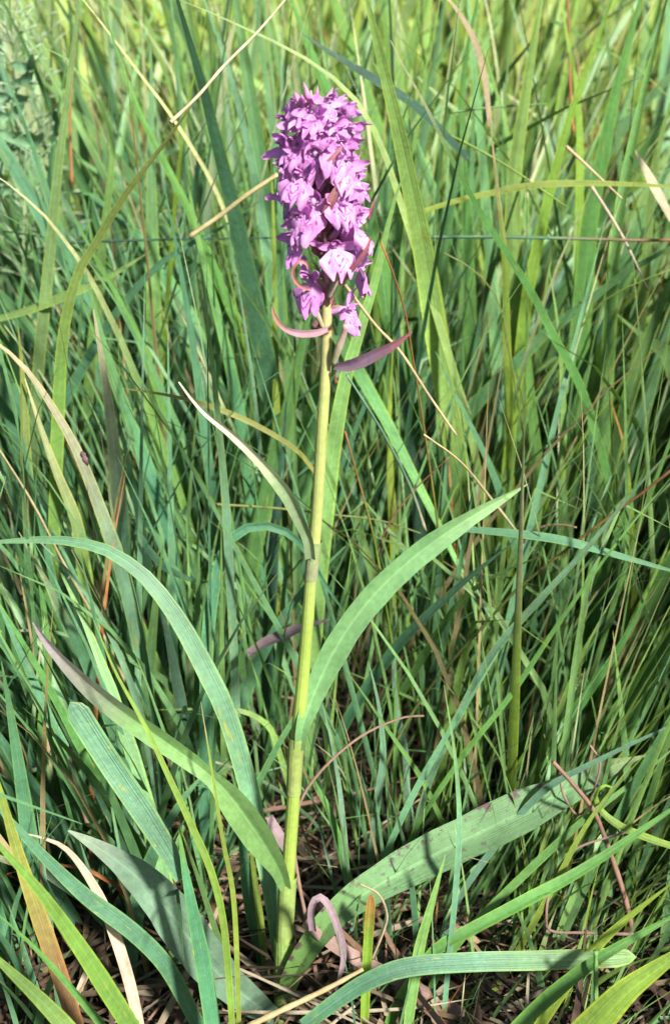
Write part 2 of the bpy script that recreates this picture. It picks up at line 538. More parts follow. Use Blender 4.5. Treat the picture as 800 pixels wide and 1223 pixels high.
# lower right leaf, blotched
leaf([(340, 1190, 17.8, -.006), (352, 1160, 25.2, -.010), (376, 1122, 29.6, -.012), (404, 1090, 32.6, -.010), (436, 1066, 40.0, -.006), (480, 1040, 45.8, .000), (530, 1014, 50.2, .006), (580, 990, 51.7, .012), (630, 966, 48.8, .018), (680, 942, 35.5, .026), (725, 918, 20.7, .034), (762, 905, 4.5, .040), (792, 896, 1.2, .043)],
     (.088, .165, .075), (.13, .15, .06), .80, fold=.20, cup=.04, roll=(.25, .0), mat=M_LEAFS, sheath_args=(1210, 1120, .0014, (.20, .29, .09), (.18, .28, .07)), label="broad lower right leaf flecked with dark brown blotches", rootc=(.14, .25, .06))
# broad lowest leaf on the left, grey-green
leaf([(330, 1216, 19.7, -.006), (300, 1196, 33.3, -.014), (262, 1164, 45.4, -.020), (232, 1128, 53.0, -.024), (204, 1090, 51.5, -.026), (176, 1058, 42.4, -.026), (146, 1032, 30.3, -.026), (114, 1010, 16.6, -.026), (82, 992, 2.3, -.028)],
     (.085, .150, .092), (.15, .19, .13), .8, fold=.16, roll=(.1, -.25), cup=.03, label="broad grey-green lowest leaf lying to the left", wav=.03)

# ---- flowers
PX = 1 / FPX * .585           # metres per photo pixel at the spike

def patch(n, m, fn):
    u = np.linspace(-1, 1, m)[None, :]; v = np.linspace(0, 1, n)[:, None]
    x, y, z = np.broadcast_arrays(*fn(*np.broadcast_arrays(u, v)))
    V = np.stack([x, y, z], -1).reshape(-1, 3)
    uv = np.stack(np.broadcast_arrays((u + 1) / 2, v), -1).reshape(-1, 2)
    return V, strip_faces(n, m), uv

def lanceolate(L, W, bend, cup, n=9, m=5, tw=0., tipw=.02):
    """a petal growing along +Z, its face to -Y; bend > 0 curves the tip forward"""
    def fn(u, v):
        wd = W / 2 * (np.sin(np.pi * np.clip(v, 0, 1) ** .72) ** .8 + tipw + .22 * (1 - v))
        a = bend * v
        z = L * v * np.cos(a * .6); y = -L * v * np.sin(a * .6)
        a2 = tw * v
        x = u * wd
        yy = -cup * u * u * wd + .0006 * np.sin(v * 9 + L * 9e3) * u + .0004 * np.sin(v * 15 + u * 2 + W * 3e4)
        return x * np.cos(a2), y + yy + x * np.sin(a2), z
    return patch(n, m, fn)

def rot(V, rx=0, ry=0, rz=0):
    M = np.array(Matrix.Rotation(rz, 3, 'Z') @ Matrix.Rotation(ry, 3, 'Y') @ Matrix.Rotation(rx, 3, 'X'))
    return V @ M.T

def join(parts):
    Vs, Fs, Us, Cs, o = [], [], [], [], 0
    for V, F, uv, c in parts:
        Vs.append(V); Us.append(uv); Cs.append(np.broadcast_to(np.array(c), V.shape))
        Fs += [[i + o for i in f] for f in (F if isinstance(F, list) else F.tolist())]
        o += len(V)
    return np.vstack(Vs), Fs, np.vstack(Us), np.vstack(Cs)

def lip_mesh(seed):
    r = np.random.default_rng(seed)
    a, b, c, d = r.uniform(-1, 1, 4)
    def fn(u, v):
        wd = .0066 * (.20 + .80 * np.clip(v / .46, 0, 1) ** .8) * (1 - .26 * np.clip((v - .66) / .34, 0, 1) ** 1.6)
        L = .0118 * (  .82 + .15 * np.cos(3 * np.pi * u * .98 + .3 * a) + .03 * np.sin(u * 17 + c * 4) - .10 * u * u + .05 * np.exp(-(u / .14) ** 2))
        x = u * wd * (1 + .05 * a)
        s = v * L
        fwd = .0034 * np.sin(np.pi * .55 * v) * (1 + .3 * b) - .0030 * (v ** 2) * .4
        back = .0028 * (np.abs(u) ** 2.0) * np.clip(v * 1.6, 0, 1) * (1 + .3 * c)
        ruff = .0009 * np.sin(u * 6 + a * 3 + v * 5) * v ** 1.5 + .0007 * np.sin(u * 12 + d * 5) * v ** 2
        return x, -(fwd - back + ruff), -s
    return patch(14, 21, fn)

PINKS = [(.53, .235, .50), (.57, .285, .54), (.50, .20, .47)]
def part_mesh(name, V, F, uv, c, mat):
    o = link_mesh(name, V, F, mat, uv, c)
    me = o.data
    bpy.data.objects.remove(o)
    return me
LIPS, HOODS, SEPL, SEPR, BODY, BRACT = [], [], [], [], [], []
for i in range(4):
    r = np.random.default_rng(50 + i)
    pc = PINKS[i % 3]
    V, F, uv = lip_mesh(i)
    f = uv[:, 1:2]
    LIPS.append(part_mesh("lip", rot(V, rx=-.16), F, uv, np.array(pc) * (.92 + .15 * f), M_LIP))
    hp = []
    for ry, sc2, bend in ((0, 1.0, 1.2), (.42, .82, 1.5), (-.42, .82, 1.5)):
        V, F, uv = lanceolate(.0060 * sc2, .0036 * sc2, bend + r.uniform(-.2, .2), .55)
        V = rot(V, rx=.10 + r.uniform(-.1, .1), ry=ry)
        cc = np.array(pc) * (1.10 - .12 * uv[:, 1:2])
        hp.append((V, F, uv, cc))
    HOODS.append(part_mesh("hood", *join(hp), M_PETAL))
    for sgn, lst in ((-1, SEPL), (1, SEPR)):
        V, F, uv = lanceolate(.0112, .0040, .35 + r.uniform(-.7, .5), .45, n=11, tw=r.uniform(-.7, .7))
        V = rot(V, rx=.12 + r.uniform(-.3, .3), ry=sgn * (1.12 + r.uniform(-.3, .35)))
        lst.append(part_mesh("sepal", V, F, uv, np.array(pc) * (1.22 - .18 * uv[:, 1:2]), M_PETAL))
    # ovary running back to the stem, spur below it, pale column in the throat
    sv = smooth([[0, .0005, 0], [0, .004, -.0015], [0, .0075, -.004], [.0003 * (i - 1.5), .0090, -.0085]], 9)
    V1, F1, u1 = tube(sv, np.interp(np.linspace(0, 1, 9), [0, .5, 1], [.0015, .0013, .0006]), 8)
    ov = smooth([[0, .001, .0005], [.0008, .0055, -.001], [0, .0105, -.008], [0, .0115, -.0105]], 9)
    V2, F2, u2 = tube(ov, np.interp(np.linspace(0, 1, 9), [0, .5, 1], [.0010, .0017, .0013]), 8)
    co = smooth([[0, .001, -.0002], [0, -.0012, .0010], [0, -.0018, .0026]], 6)
    V3, F3, u3 = tube(co, np.array([.0013, .0013, .0012, .0011, .001, .0006]), 8)
    BODY.append(part_mesh("flower", *join([(V1, F1, u1, (.50, .27, .50)), (V2, F2, u2, (.33, .20, .17)), (V3, F3, u3, (.62, .42, .62))]), M_PETAL))
    V, F, uv = lanceolate(.0165, .0042, .5, .5, n=10)
    V = rot(V, rx=-.1)
    BRACT.append(part_mesh("bract", V, F, uv, mixc((.20, .085, .075), (.30, .11, .13), uv[:, 1]), M_PETAL))

def child(name, me, par, loc=(0, 0, 0), rot_=(0, 0, 0), sc=1.0):
    o = bpy.data.objects.new(name, me)
    COL.objects.link(o)
    o.parent = par
    o.location = loc; o.rotation_euler = rot_; o.scale = (sc,) * 3
    return o

def flower(u, v, yaw_deg, size=1.0, roll=0., tilt=0., var=None, bract=True, R=None):
    """u, v: photo position of the lip's middle; yaw: which way round the axis it faces (0 = the viewer, + = right)"""
    i = random.randrange(4) if var is None else var
    size *= .95
    v = v + max(0, 205 - v) * .13
    ax = stem_at(v - 11)
    yaw = math.radians(yaw_deg)
    if R is None:
        R = .0094
    if u is not None:
        sx = math.sin(yaw)
        ux, _, z = project(ax[:3])
        dx = (u - ux) * PX
        if abs(sx) > .25: R = min(max(dx / sx * .80, .005), .014)
    offx = 0.0
    px_ = ax[0] + R * math.sin(yaw); py_ = ax[1] - R * math.cos(yaw)
    if u is not None:
        offx = ax[0] + (u - ux) * PX * .86 - px_
        offx = max(-.005, min(.005, offx))
    f = child("flower", BODY[i], orchid, (px_ + offx, py_, ax[2]), (tilt + .0, roll, yaw), size)
    jit = lambda a: random.uniform(-a, a)
    child("lip", LIPS[random.randrange(4)], f, (0, -.0012, -.0006), (jit(.32), jit(.2), jit(.25)), random.uniform(.88, 1.1))
    child("hood", HOODS[i], f, (0, -.0004, .0006), (jit(.2), jit(.1), 0), random.uniform(.9, 1.08))
    child("sepal", SEPL[random.randrange(4)], f, (-.0006, 0, 0), (jit(.45), jit(.25), jit(.2)), random.uniform(.88, 1.08))
    child("sepal", SEPR[random.randrange(4)], f, (.0006, 0, 0), (jit(.45), jit(.25), jit(.2)), random.uniform(.88, 1.08))
    if bract:
        child("bract", BRACT[i], f, (0, .0105, -.0120), (-.25 + jit(.2) + .55, jit(.25), jit(.3)), random.uniform(.9, 1.15))
    return f

FLW = [  # u, v, yaw, size
    (354, 126, -40, .80), (391, 120, 35, .80), (372, 132, -5, .78),
    (341, 148, -72, .90), (364, 152, -18, .92), (394, 150, 28, .95), (416, 158, 68, .92),
    (339, 186, -70, 1.0), (352, 178, -42, .95), (376, 190, -4, 1.0), (404, 180, 36, 1.0), (421, 188, 74, .95),
    (337, 214, -76, .95), (357, 216, -36, 1.0), (411, 208, 42, 1.02), (424, 224, 76, .95),
    (342, 246, -68, 1.0), (372, 249, -6, 1.12), (404, 244, 30, .95), (420, 258, 58, 1.05),
    (353, 292, -50, 1.0), (400, 299, 12, 1.02), (423, 276, 62, 1.05),
    (385, 165, 12, .85), (358, 268, -34, .9),
    (368, 343, -48, 1.10), (430, 331, 98, 1.12), (414, 380, 78, 1.0),
]
for u, v, yw, s in FLW:
    flower(u, v, yw, s, roll=random.uniform(-.4, .4), tilt=random.uniform(-.25, .3))
for kk in range(17):
    v = 128 + kk * 11.5
    flower(None, v, 112 + (kk * 137.5) % 136, .95, roll=random.uniform(-.2, .2), R=.0090)

# buds at the tip of the spike
bud_me = []
for i in range(3):
    P = smooth([[0, 0, 0], [0, -.0003, .003], [.0003, -.0002, .0065], [.0004, .0004, .0095]], 9)
    V, F, uv = tube(P, np.array([.0006, .0013, .0019, .0021, .0020, .0016, .0011, .0006, .0002]) * (1, .85, .6)[i], 8)
    bud_me.append(part_mesh("bud", V, F, uv, mixc((.50, .33, .40), (.58, .22, .45), uv[:, 1]), M_PETAL))
for u, v, rx, ry, i, s in ((362, 110, .2, -.5, 0, .75), (370, 103, 0, -.35, 2, .85), (378, 103, 0, .05, 2, .65), (386, 107, .1, .55, 2, .85), (367, 112, .4, -.3, 1, .7), (374, 112, .5, .05, 1, .7)):
    child("bud", bud_me[i], orchid, at(u, v + 19, -.002), (rx, ry, random.uniform(-1, 1)), s * .9)

# the conspicuous bracts below and among the lowest flowers
def big_bract(pts, base, tipc, label, fold=.3, roll=(0, 0), kk=5):
    return leaf(pts, base, tipc, .55, n=24, k=kk, fold=fold, roll=roll, mat=M_PETAL, name="bract", label=label, wav=0)
big_bract([(392, 393, 6, -.005), (376, 398, 8.5, -.009), (355, 398, 8.5, -.013), (338, 391, 6, -.016), (329, 379, 5, -.017), (325, 366, 1.5, -.017)],
          (.33, .19, .21), (.34, .15, .10), "purplish bract curling out to the left below the flowers")
big_bract([(399, 438, 7, -.004), (416, 437, 13, -.009), (434, 431, 15, -.013), (454, 421, 13, -.016), (472, 411, 9, -.018), (492, 396, 1.5, -.020)],
          (.24, .15, .17), (.42, .14, .13), "longest purple-brown bract pointing right below the flowers", roll=(.2, -.2))
big_bract([(404, 340, 7, -.007), (416, 326, 7, -.011), (428, 312, 6, -.014), (437, 299, 5, -.016), (443, 283, 1.2, -.017)],
          (.36, .13, .15), (.42, .15, .14), "thin dark red bract rising to the right between flowers")
big_bract([(372, 346, 4, -.007), (359, 342, 4.5, -.011), (351, 332, 4.5, -.013), (351, 320, 4, -.014), (358, 312, 3.5, -.014), (366, 315, 4, -.013), (368, 322, 2, -.012)],
          (.36, .16, .14), (.42, .19, .17), "rusty bract curled into a ring")
for pts in ([(381, 212, 7, -.008), (391, 198, 9, -.011), (402, 184, 7, -.012), (409, 174, 2, -.012)],
            [(386, 262, 8, -.008), (393, 246, 11, -.011), (400, 230, 9, -.012), (407, 216, 2, -.013)]):
    big_bract(pts, (.34, .165, .15), (.40, .21, .20), None)
big_bract([(441, 262, 3, -.002), (444, 250, 4, -.004), (449, 236, 1, -.006)], (.40, .15, .15), (.45, .2, .2), None)
# pale ovary of the lowest right flower
for pts, rad in (([(398, 436), (403, 420), (410, 400), (413, 388)], 8.5), ([(392, 356), (398, 342), (404, 326), (406, 314)], 7.5), ([(386, 392), (379, 376), (374, 360)], 6)):
    P = smooth([at(a, b, -.004 - .002 * i) for i, (a, b) in enumerate(pts)], 12)
    V, F, uv = tube(P, rad / 2 * PX * np.interp(np.linspace(0, 1, 12), [0, .45, 1], [.7, 1.15, .7]), 10)
    link_mesh("ovary", V, F, M_STEM, uv, mixc((.25, .27, .14), (.34, .22, .20), uv[:, 1]), orchid)
# ------------------------------------------------------------------ the blades and stalks one can follow in the photograph
B = blade
# -- left side
B("tall bright green blade at the far left crossing the pale arching blade", (.125, .25, .05), 15, .16, .10, [(60, 775), (66, 620), (70, 500), (76, 400), (92, 330), (115, 290), (150, 232), (205, 160), (242, 106)], tipc='olive', tip0=.62)
B("upright green blade rising past the upper left edge of the picture", 'lg', 14, .34, .24, [(40, 540), (46, 440), (57, 330), (70, 200), (84, 90), (94, 0), (99, -60)])
B("long blade with a whitened back arching in from the left edge", 'bgl', 17, .12, .06, [(174, 830), (166, 770), (145, 680), (122, 615), (95, 545), (65, 490), (32, 442), (0, 412), (-40, 385)], tipc='white', tip0=.55, k=7)
B("bluish upright blade tapering to a thin brown tip near the left edge", 'bg', 19, .14, .12, [(40, 760), (37, 650), (31, 560), (28, 470), (22, 390)], tipc='olive')
B("blue-green blade with a bleached pointed tip left of the orchid", 'bgl', 21, .17, .14, [(164, 760), (150, 690), (142, 590), (133, 505), (122, 430), (112, 370)], tipc='white', tip0=.6, k=7)
B("straight dark blue-green blade leaning left beside the bleached one", 'bg', 16, .22, .18, [(218, 740), (200, 640), (176, 556), (150, 485), (122, 402), (103, 325)], tipc='lg')
B("slim pale blue stalk standing straight left of the orchid stem", 'bgl', 10, .12, .08, [(282, 830), (278, 740), (270, 600), (260, 490), (250, 400), (238, 300)], tipc='lg')
B("broad blue-green blade arching down from the left edge towards the orchid's foot", 'bgl', 22, .02, .06, [(303, 968), (290, 915), (270, 850), (246, 800), (222, 755), (198, 718), (168, 684), (125, 656), (70, 645), (0, 647), (-30, 650)], k=7, fold=.10)
B("blade bent over in an arch just behind the orchid stem", 'bg', 14, .10, .12, [(245, 860), (248, 760), (258, 690), (272, 648), (296, 630), (330, 630), (360, 650), (386, 694), (416, 738)], fold=.15, k=7)
straw("pale yellow stalk slanting down from the left edge", 'straw', 5.5, .12, .06, [(150, 815), (115, 742), (75, 670), (40, 602), (0, 538), (-20, 510)], name="grass_stalk", cat="grass stalk", tip0=.2, ext=True)
B("thin olive blade leaning across from the left into the orchid stem", 'olive', 6, .14, .10, [(377, 565), (352, 536), (300, 505), (250, 485), (200, 472), (148, 464)], ext=False)
straw("long thin green stalk lying level behind the orchid stem", 'olive', 3.5, .16, .16, [(252, 602), (330, 607), (400, 615), (455, 622), (502, 637)], name="grass_stalk", cat="grass stalk")
B("grey-blue thin blade hanging straight above the stem's left side", 'bgl', 5, .24, .2, [(310, 530), (304, 470), (296, 412), (285, 340), (272, 270)])
B("broad mid-green blade standing behind the orchid stem, leaning right", 'g', 21, .26, .20, [(290, 760), (300, 665), (322, 570), (344, 490), (362, 400), (384, 330)], k=7)
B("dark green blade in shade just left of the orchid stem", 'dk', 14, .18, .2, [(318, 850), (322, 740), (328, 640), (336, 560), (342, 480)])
B("blue-green blade in the crowd left of the spike, leaning left", 'bg', 11, .30, .22, [(255, 600), (248, 540), (240, 475), (229, 400), (212, 300), (196, 220)])
B("light green sheathed blade with a blunt shoulder at the left", 'lg', 17, .15, .12, [(98, 668), (90, 620), (66, 560), (45, 500), (30, 452)], tipc='pale', blunt=False)
B("yellow-green stalk running down below the sheathed blade", 'yg', 8, .13, .13, [(148, 830), (122, 745), (100, 668), (92, 636)])
B("small curved blue-green leaf hooked rightwards in the left crowd", 'bg', 8, .16, .12, [(165, 634), (178, 656), (196, 676), (222, 690), (248, 696)], ext=False)
B("cut blue-green blade with a square end at lower left", 'bg', 26, -.045, -.03, [(219, 1048), (198, 1012), (170, 968), (128, 906), (90, 846), (84, 838)], blunt=True, k=7, fold=.08, ext=False, roll=(0, .1))
B("blue-green blade standing below the square-ended one", 'bg', 18, -.055, -.046, [(256, 1235), (243, 1150), (230, 1085), (219, 1026), (214, 985)], tipc='yg', tip0=.85)
B("yellow-green stalk curving down across the folded orchid leaf", 'yg', 8, -.06, -.045, [(278, 1235), (268, 1110), (252, 1040), (226, 980), (201, 926), (174, 868), (138, 802), (112, 740)])
B("slender upright yellow stalk crossing the folded leaf nearer the stem", 'yg', 5.5, -.05, -.03, [(286, 1230), (280, 1080), (266, 1000), (251, 905), (240, 838)], tipc='straw', tip0=.9)
B("blue-green blade close against the left of the orchid's foot", 'bg', 14, .03, .04, [(322, 1190), (312, 1140), (300, 1090), (291, 1020), (284, 950)])
B("yellowish blade close against the left of the orchid's foot", 'yg', 8, .02, .04, [(322, 1222), (317, 1150), (310, 1090), (302, 1030), (297, 985)])
B("half-brown blade leaning in from the lower left edge", (.19, .105, .05), 19, -.06, -.06, [(94, 1235), (70, 1160), (46, 1092), (22, 1020), (2, 950), (-12, 900)], tipc='yg', tip0=.42, n=36)
B("cream dead blade bent over at the lower left", 'white', 13, -.04, -.02, [(168, 1235), (152, 1165), (128, 1092), (106, 1048), (78, 1013), (48, 1000), (32, 996)], name="dead_grass", cat="dead grass blade", mat=M_DRY, fold=.3)
B("wide blue-green blade entering low from the left edge", 'bg', 20, .04, .02, [(80, 1000), (58, 965), (34, 932), (0, 880), (-25, 840)])
B("wide dark blue blade sloping under the broad lowest orchid leaf", 'bg', 19, -.035, -.04, [(222, 1195), (196, 1150), (158, 1112), (100, 1068), (48, 1018), (6, 972), (-20, 940)])
B("yellow-green blade close to the camera in the bottom left corner", (.105, .19, .035), 21, -.10, -.12, [(165, 1240), (128, 1180), (92, 1125), (48, 1064), (0, 1010), (-30, 975)], k=7)
B("bright blade cutting the very bottom left corner", (.11, .20, .05), 22, -.11, -.13, [(85, 1235), (52, 1198), (10, 1158), (-30, 1120)])
B("narrow blade between the two bottom left corner blades", 'g', 9, -.09, -.10, [(130, 1235), (92, 1188), (40, 1130), (-10, 1085)])
B("pale green blade bent over level at left under the arching one", 'lg', 6.5, .12, .1, [(334, 900), (324, 872), (306, 856), (280, 848), (230, 847), (178, 848)])
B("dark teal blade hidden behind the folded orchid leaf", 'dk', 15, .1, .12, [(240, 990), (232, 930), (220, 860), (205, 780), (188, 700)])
B("blue-green blade sloping at far left above the half-brown one", 'bg', 13, .06, .06, [(82, 905), (60, 860), (40, 812), (16, 760), (-10, 700)])
B("slim green blade rising steeply beside the far left edge", 'g', 11, .08, .08, [(50, 930), (52, 860), (58, 800), (52, 720), (40, 640)])
B("bright green blade slanting from the left edge at mid-height", 'g', 10, .05, .03, [(150, 985), (115, 930), (85, 870), (50, 805), (8, 735), (-20, 690)])
B("slim blue blade falling left above the cut blade", 'bgl', 8, .08, .07, [(182, 920), (170, 860), (150, 800), (120, 735), (80, 680), (40, 640)])
# -- upper left
straw("straight cream straw slanting across the upper left", 'white', 4.6, .06, .16, [(204, 146), (238, 113), (268, 78), (306, 40), (340, 0), (362, -30)], taper=.45)
B("cream-edged arching blade at left under the upper edge", 'lg', 9, .24, .16, [(150, 420), (128, 372), (112, 340), (95, 311), (75, 284), (46, 250), (0, 212), (-20, 200)], tipc='white', tip0=.55)
straw("speckled dry straw slanting behind the spike's left side", 'straw', 6.5, .22, .22, [(226, 283), (262, 258), (296, 232), (332, 208)], taper=.2)
B("thin pale blade falling from the top edge at left", 'pale', 6, .42, .34, [(282, 290), (252, 216), (206, 140), (170, 92), (128, 36), (100, 0), (75, -30)])
B("cream-topped blade arching over behind the top of the spike", 'lg', 9, .26, .22, [(470, 215), (455, 175), (436, 134), (402, 96), (352, 62), (300, 37), (250, 14), (210, -2)], tipc=(.20, .26, .11), tip0=.3)
B("wide green blade rising behind the top of the spike", 'g', 23, .46, .40, [(440, 260), (420, 190), (398, 128), (372, 62), (350, 5), (335, -40)], k=7)
B("grey-blue blade leaning behind the spike at the upper edge", 'bgl', 13, .46, .40, [(312, 260), (302, 200), (286, 130), (268, 66), (244, 0), (230, -40)])
B("pale wide blade standing upright at upper left", 'lg', 19, .44, .42, [(182, 260), (181, 200), (181, 130), (181, 85), (180, 52)], tipc='bgl', tip0=.6, k=7)
B("blade arched over with a pale edge at upper left", 'lg', 13, .42, .38, [(125, 270), (132, 215), (134, 165), (124, 134), (100, 96), (78, 68), (52, 56)], fold=.25)
straw("long thin teal stem lying level across the left of the spike", 'dk', 3.6, .36, .36, [(78, 290), (160, 287), (250, 285), (334, 284)], name="grass_stalk", cat="grass stalk")
straw("long level stem right of the spike, teal turning reddish", 'bg', 4.5, .30, .30, [(508, 283), (600, 283), (690, 285), (760, 287), (830, 286)], tipc='rust', tip0=.45, name="grass_stalk", cat="grass stalk", taper=.2)
B("green blade standing behind the spike's left flank", 'yg', 8, .36, .34, [(330, 470), (329, 400), (328, 330), (326, 240), (322, 170)])
B("thin yellow blade leaning right at upper left", 'yg', 6, .5, .42, [(208, 260), (215, 190), (225, 120), (240, 60), (248, 0)])
B("diagonal blue-green blade low in the upper left crowd", 'bg', 13, .36, .3, [(110, 420), (150, 360), (200, 308), (265, 272), (310, 240)])
B("green blade crossing rightwards at the left edge", 'lg', 9, .32, .28, [(0, 380), (40, 368), (84, 350), (130, 330), (180, 300)], ext=False)
B("slanting green blade from upper left into the crowd by the spike", 'g', 12, .4, .34, [(300, 420), (268, 350), (235, 270), (200, 200), (165, 130), (140, 60), (120, 0)])
B("wide blue-green blade rising left of the spike", 'bg', 15, .34, .30, [(290, 520), (276, 440), (256, 360), (236, 280), (222, 200)], tipc='lg')
B("green blade running diagonally up behind the left crowd", 'g', 12, .33, .26, [(215, 560), (200, 500), (180, 440), (150, 370), (110, 300), (80, 240)])
# -- upper right
B("broad bright green blade falling from the upper edge right of the spike", (.16, .27, .075), 27, .40, .14, [(556, 650), (550, 590), (540, 520), (521, 400), (505, 300), (490, 225), (474, 150), (456, 75), (438, 0), (428, -40)], k=7, n=40, fold=.1, base_w=.9)
B("straight blade with a pale tip slanting down to the right in front of the others", 'g', 10, .22, .12, [(712, 520), (690, 455), (660, 400), (635, 350), (600, 295), (560, 230), (510, 130), (480, 76), (466, 48)], tipc='white', tip0=.85, n=36)
B("wide light green blade standing right of the spike", 'lg', 23, .42, .36, [(617, 420), (613, 320), (613, 225), (625, 130), (645, 5), (652, -40)], k=7)
B("whitish arched blade hanging at the upper right of the spike", 'white', 7, .40, .30, [(585, 150), (578, 90), (566, 48), (552, 22), (536, 0), (520, -10)], ext=False, name="dead_grass", cat="dead grass blade", mat=M_DRY)
B("narrow upright stalk with a yellow stripe right of the broad blade", 'yg', 10, .34, .22, [(610, 620), (608, 500), (605, 395), (602, 300), (592, 210), (584, 138)], tipc='straw', tip0=.8)
B("wide dark green blade leaning right under the upper edge", 'g', 23, .46, .42, [(696, 360), (704, 265), (719, 190), (735, 110), (764, 0), (775, -40)], k=7)
B("narrow green blade left of the wide dark one at upper right", 'yg', 14, .40, .36, [(622, 420), (632, 340), (645, 280), (660, 215), (680, 140), (705, 70), (730, 0), (745, -40)])
B("tall green blade near the right edge, reaching the top", 'lg', 16, .36, .30, [(722, 500), (727, 392), (735, 280), (750, 190), (770, 100), (795, 0), (803, -40)])
B("yellow blade arching level to the right edge", 'yg', 7, .28, .24, [(500, 254), (545, 240), (590, 230), (640, 221), (700, 219), (770, 221), (840, 226)], ext=False)
straw("thin yellow stalk sloping down behind the arching yellow blade", 'yg', 3.6, .36, .34, [(525, 155), (600, 195), (676, 247)], name="grass_stalk", cat="grass stalk")
straw("thin pale green stalk lying level high on the right", 'lg', 3.4, .40, .40, [(538, 134), (590, 128), (652, 124)], name="grass_stalk", cat="grass stalk")
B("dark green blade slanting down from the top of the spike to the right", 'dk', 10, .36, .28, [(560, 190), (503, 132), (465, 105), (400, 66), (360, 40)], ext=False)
straw("thin white straw at upper right pointing down", 'white', 4, .34, .30, [(676, 175), (706, 203), (742, 237)])
straw("second white straw steeper at the upper right", 'white', 4.2, .33, .30, [(704, 220), (726, 254), (747, 290), (774, 347)])
B("thick bleached stalk at the right edge near the top", 'white', 10, .34, .32, [(802, 262), (786, 232), (770, 202), (758, 180)], ext=False, name="dead_grass", cat="dead grass blade", mat=M_DRY)
straw("red-tipped thin stem beside the spike's lower right", 'yg', 4.2, .12, .08, [(500, 470), (494, 436), (484, 374), (472, 334), (455, 290)], tipc='rust', tip0=.45, name="grass_stalk", cat="grass stalk", ext=True)
B("green blade leaning right from behind the orchid's bracts", 'lg', 20, .14, .14, [(386, 640), (396, 550), (412, 455), (428, 400), (449, 330), (470, 242), (486, 200)], k=7)
straw("pale straw slanting down right from the lowest flowers", 'straw', 4.2, .10, .08, [(412, 340), (448, 388), (478, 420), (512, 472), (545, 520)], taper=.3)
straw("thin olive stem bowing right in the middle distance", 'olive', 3.4, .28, .26, [(604, 400), (596, 362), (570, 326), (530, 302)], name="grass_stalk", cat="grass stalk", ext=True)
straw("thin yellow stem leaning in from the right edge", 'yg', 3.6, .30, .26, [(680, 410), (720, 360), (760, 338), (806, 320)], name="grass_stalk", cat="grass stalk", ext=True)
B("broad blade at the right edge below the arching yellow blade", 'g', 21, .30, .28, [(735, 560), (752, 470), (775, 400), (800, 340), (830, 280)], k=7)
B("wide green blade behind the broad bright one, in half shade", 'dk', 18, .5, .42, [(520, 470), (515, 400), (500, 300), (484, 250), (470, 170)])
B("slender light blade standing right of the spike's middle", 'lg', 8, .42, .36, [(478, 400), (480, 300), (490, 200), (506, 110), (520, 30), (530, -30)])
B("green blade rising from the crowd to the top edge right of centre", 'g', 14, .5, .46, [(560, 330), (556, 240), (550, 150), (556, 70), (570, 0), (578, -40)])
B("upright yellow-green blade in the far upper right crowd", 'yg', 12, .52, .5, [(690, 300), (692, 210), (690, 120), (676, 40), (668, -20)])
B("blade along the upper right corner leaning right", 'lg', 14, .48, .44, [(770, 320), (778, 230), (792, 150), (815, 80)])
straw("thin russet stem standing far back at upper right", 'rust', 4, .7, .7, [(684, 160), (680, 90), (678, 20), (676, -30)])
straw("thin russet stem standing far back at upper left", 'rust', 4.5, .6, .6, [(86, 220), (84, 140), (88, 80), (92, 40)])
# -- middle right
straw("thin blue stem bleached white at its lower end, right of the orchid stem", 'bgl', 4.2, .06, .03, [(508, 634), (490, 582), (460, 522), (432, 476), (414, 448)], name="grass_stalk", cat="grass stalk", rootc='white', taper=.3)
straw("thin upright stalk with a reddish tip behind the right leaf", 'yg', 4.2, .14, .12, [(452, 672), (444, 632), (430, 580), (412, 515)], tipc='rust', tip0=.7, name="grass_stalk", cat="grass stalk", ext=True)
straw("cream stalk slanting down right to meet the right leaf's tip", 'straw', 4.2, .10, .05, [(620, 640), (588, 598), (550, 552), (506, 519)], name="grass_stalk", cat="grass stalk", tip0=.3)
straw("thin brown stem curving up right of the orchid stem", 'brown', 2.8, .14, .12, [(450, 662), (464, 626), (494, 586), (536, 546)])
B("blue-green blade leaning left above the right leaf", 'bg', 10, .22, .18, [(612, 640), (592, 574), (566, 516), (540, 464), (520, 420)])
B("level blue-green leaf running right from the tip of the right leaf", 'bg', 9, .08, .06, [(540, 630), (580, 634), (622, 638), (675, 646), (740, 664), (830, 690)], ext=False)
B("green blade rising steeply under the right leaf", 'bg', 13, .12, .06, [(460, 790), (492, 752), (550, 698), (612, 648)], tipc='bgl', ext=True)
B("second blade lying flatter under the right leaf", 'g', 9, .14, .10, [(520, 760), (552, 716), (590, 688), (650, 662)], tipc='lg')
B("long blue-green blade sweeping up to the right edge", 'bgl', 9.5, .08, .04, [(560, 830), (592, 775), (640, 720), (700, 655), (745, 600), (790, 548)], n=34)
straw("long olive stem with an orange tip leaning across the right", 'olive', 5, .09, .05, [(600, 722), (640, 685), (710, 630), (770, 586), (815, 550)], tipc='rust', tip0=.65, name="grass_stalk", cat="grass stalk", taper=.35, ext=True)
B("yellow-tipped blade standing near the right edge", 'yg', 8, .2, .18, [(754, 640), (752, 600), (745, 535), (728, 476)], tipc='rust', tip0=.8)
B("green blade at right standing behind the long sweeping one", 'g', 14, .18, .16, [(692, 830), (702, 770), (715, 700), (742, 622), (770, 560)])
B("broad bright blade leaning off the right edge at mid-height", 'g', 30, .16, .12, [(712, 850), (746, 795), (778, 715), (805, 660), (830, 610)], k=7)
B("light green blade standing straight in the right-hand middle", 'lg', 9, .26, .24, [(672, 640), (672, 550), (672, 475), (666, 390), (655, 320)])
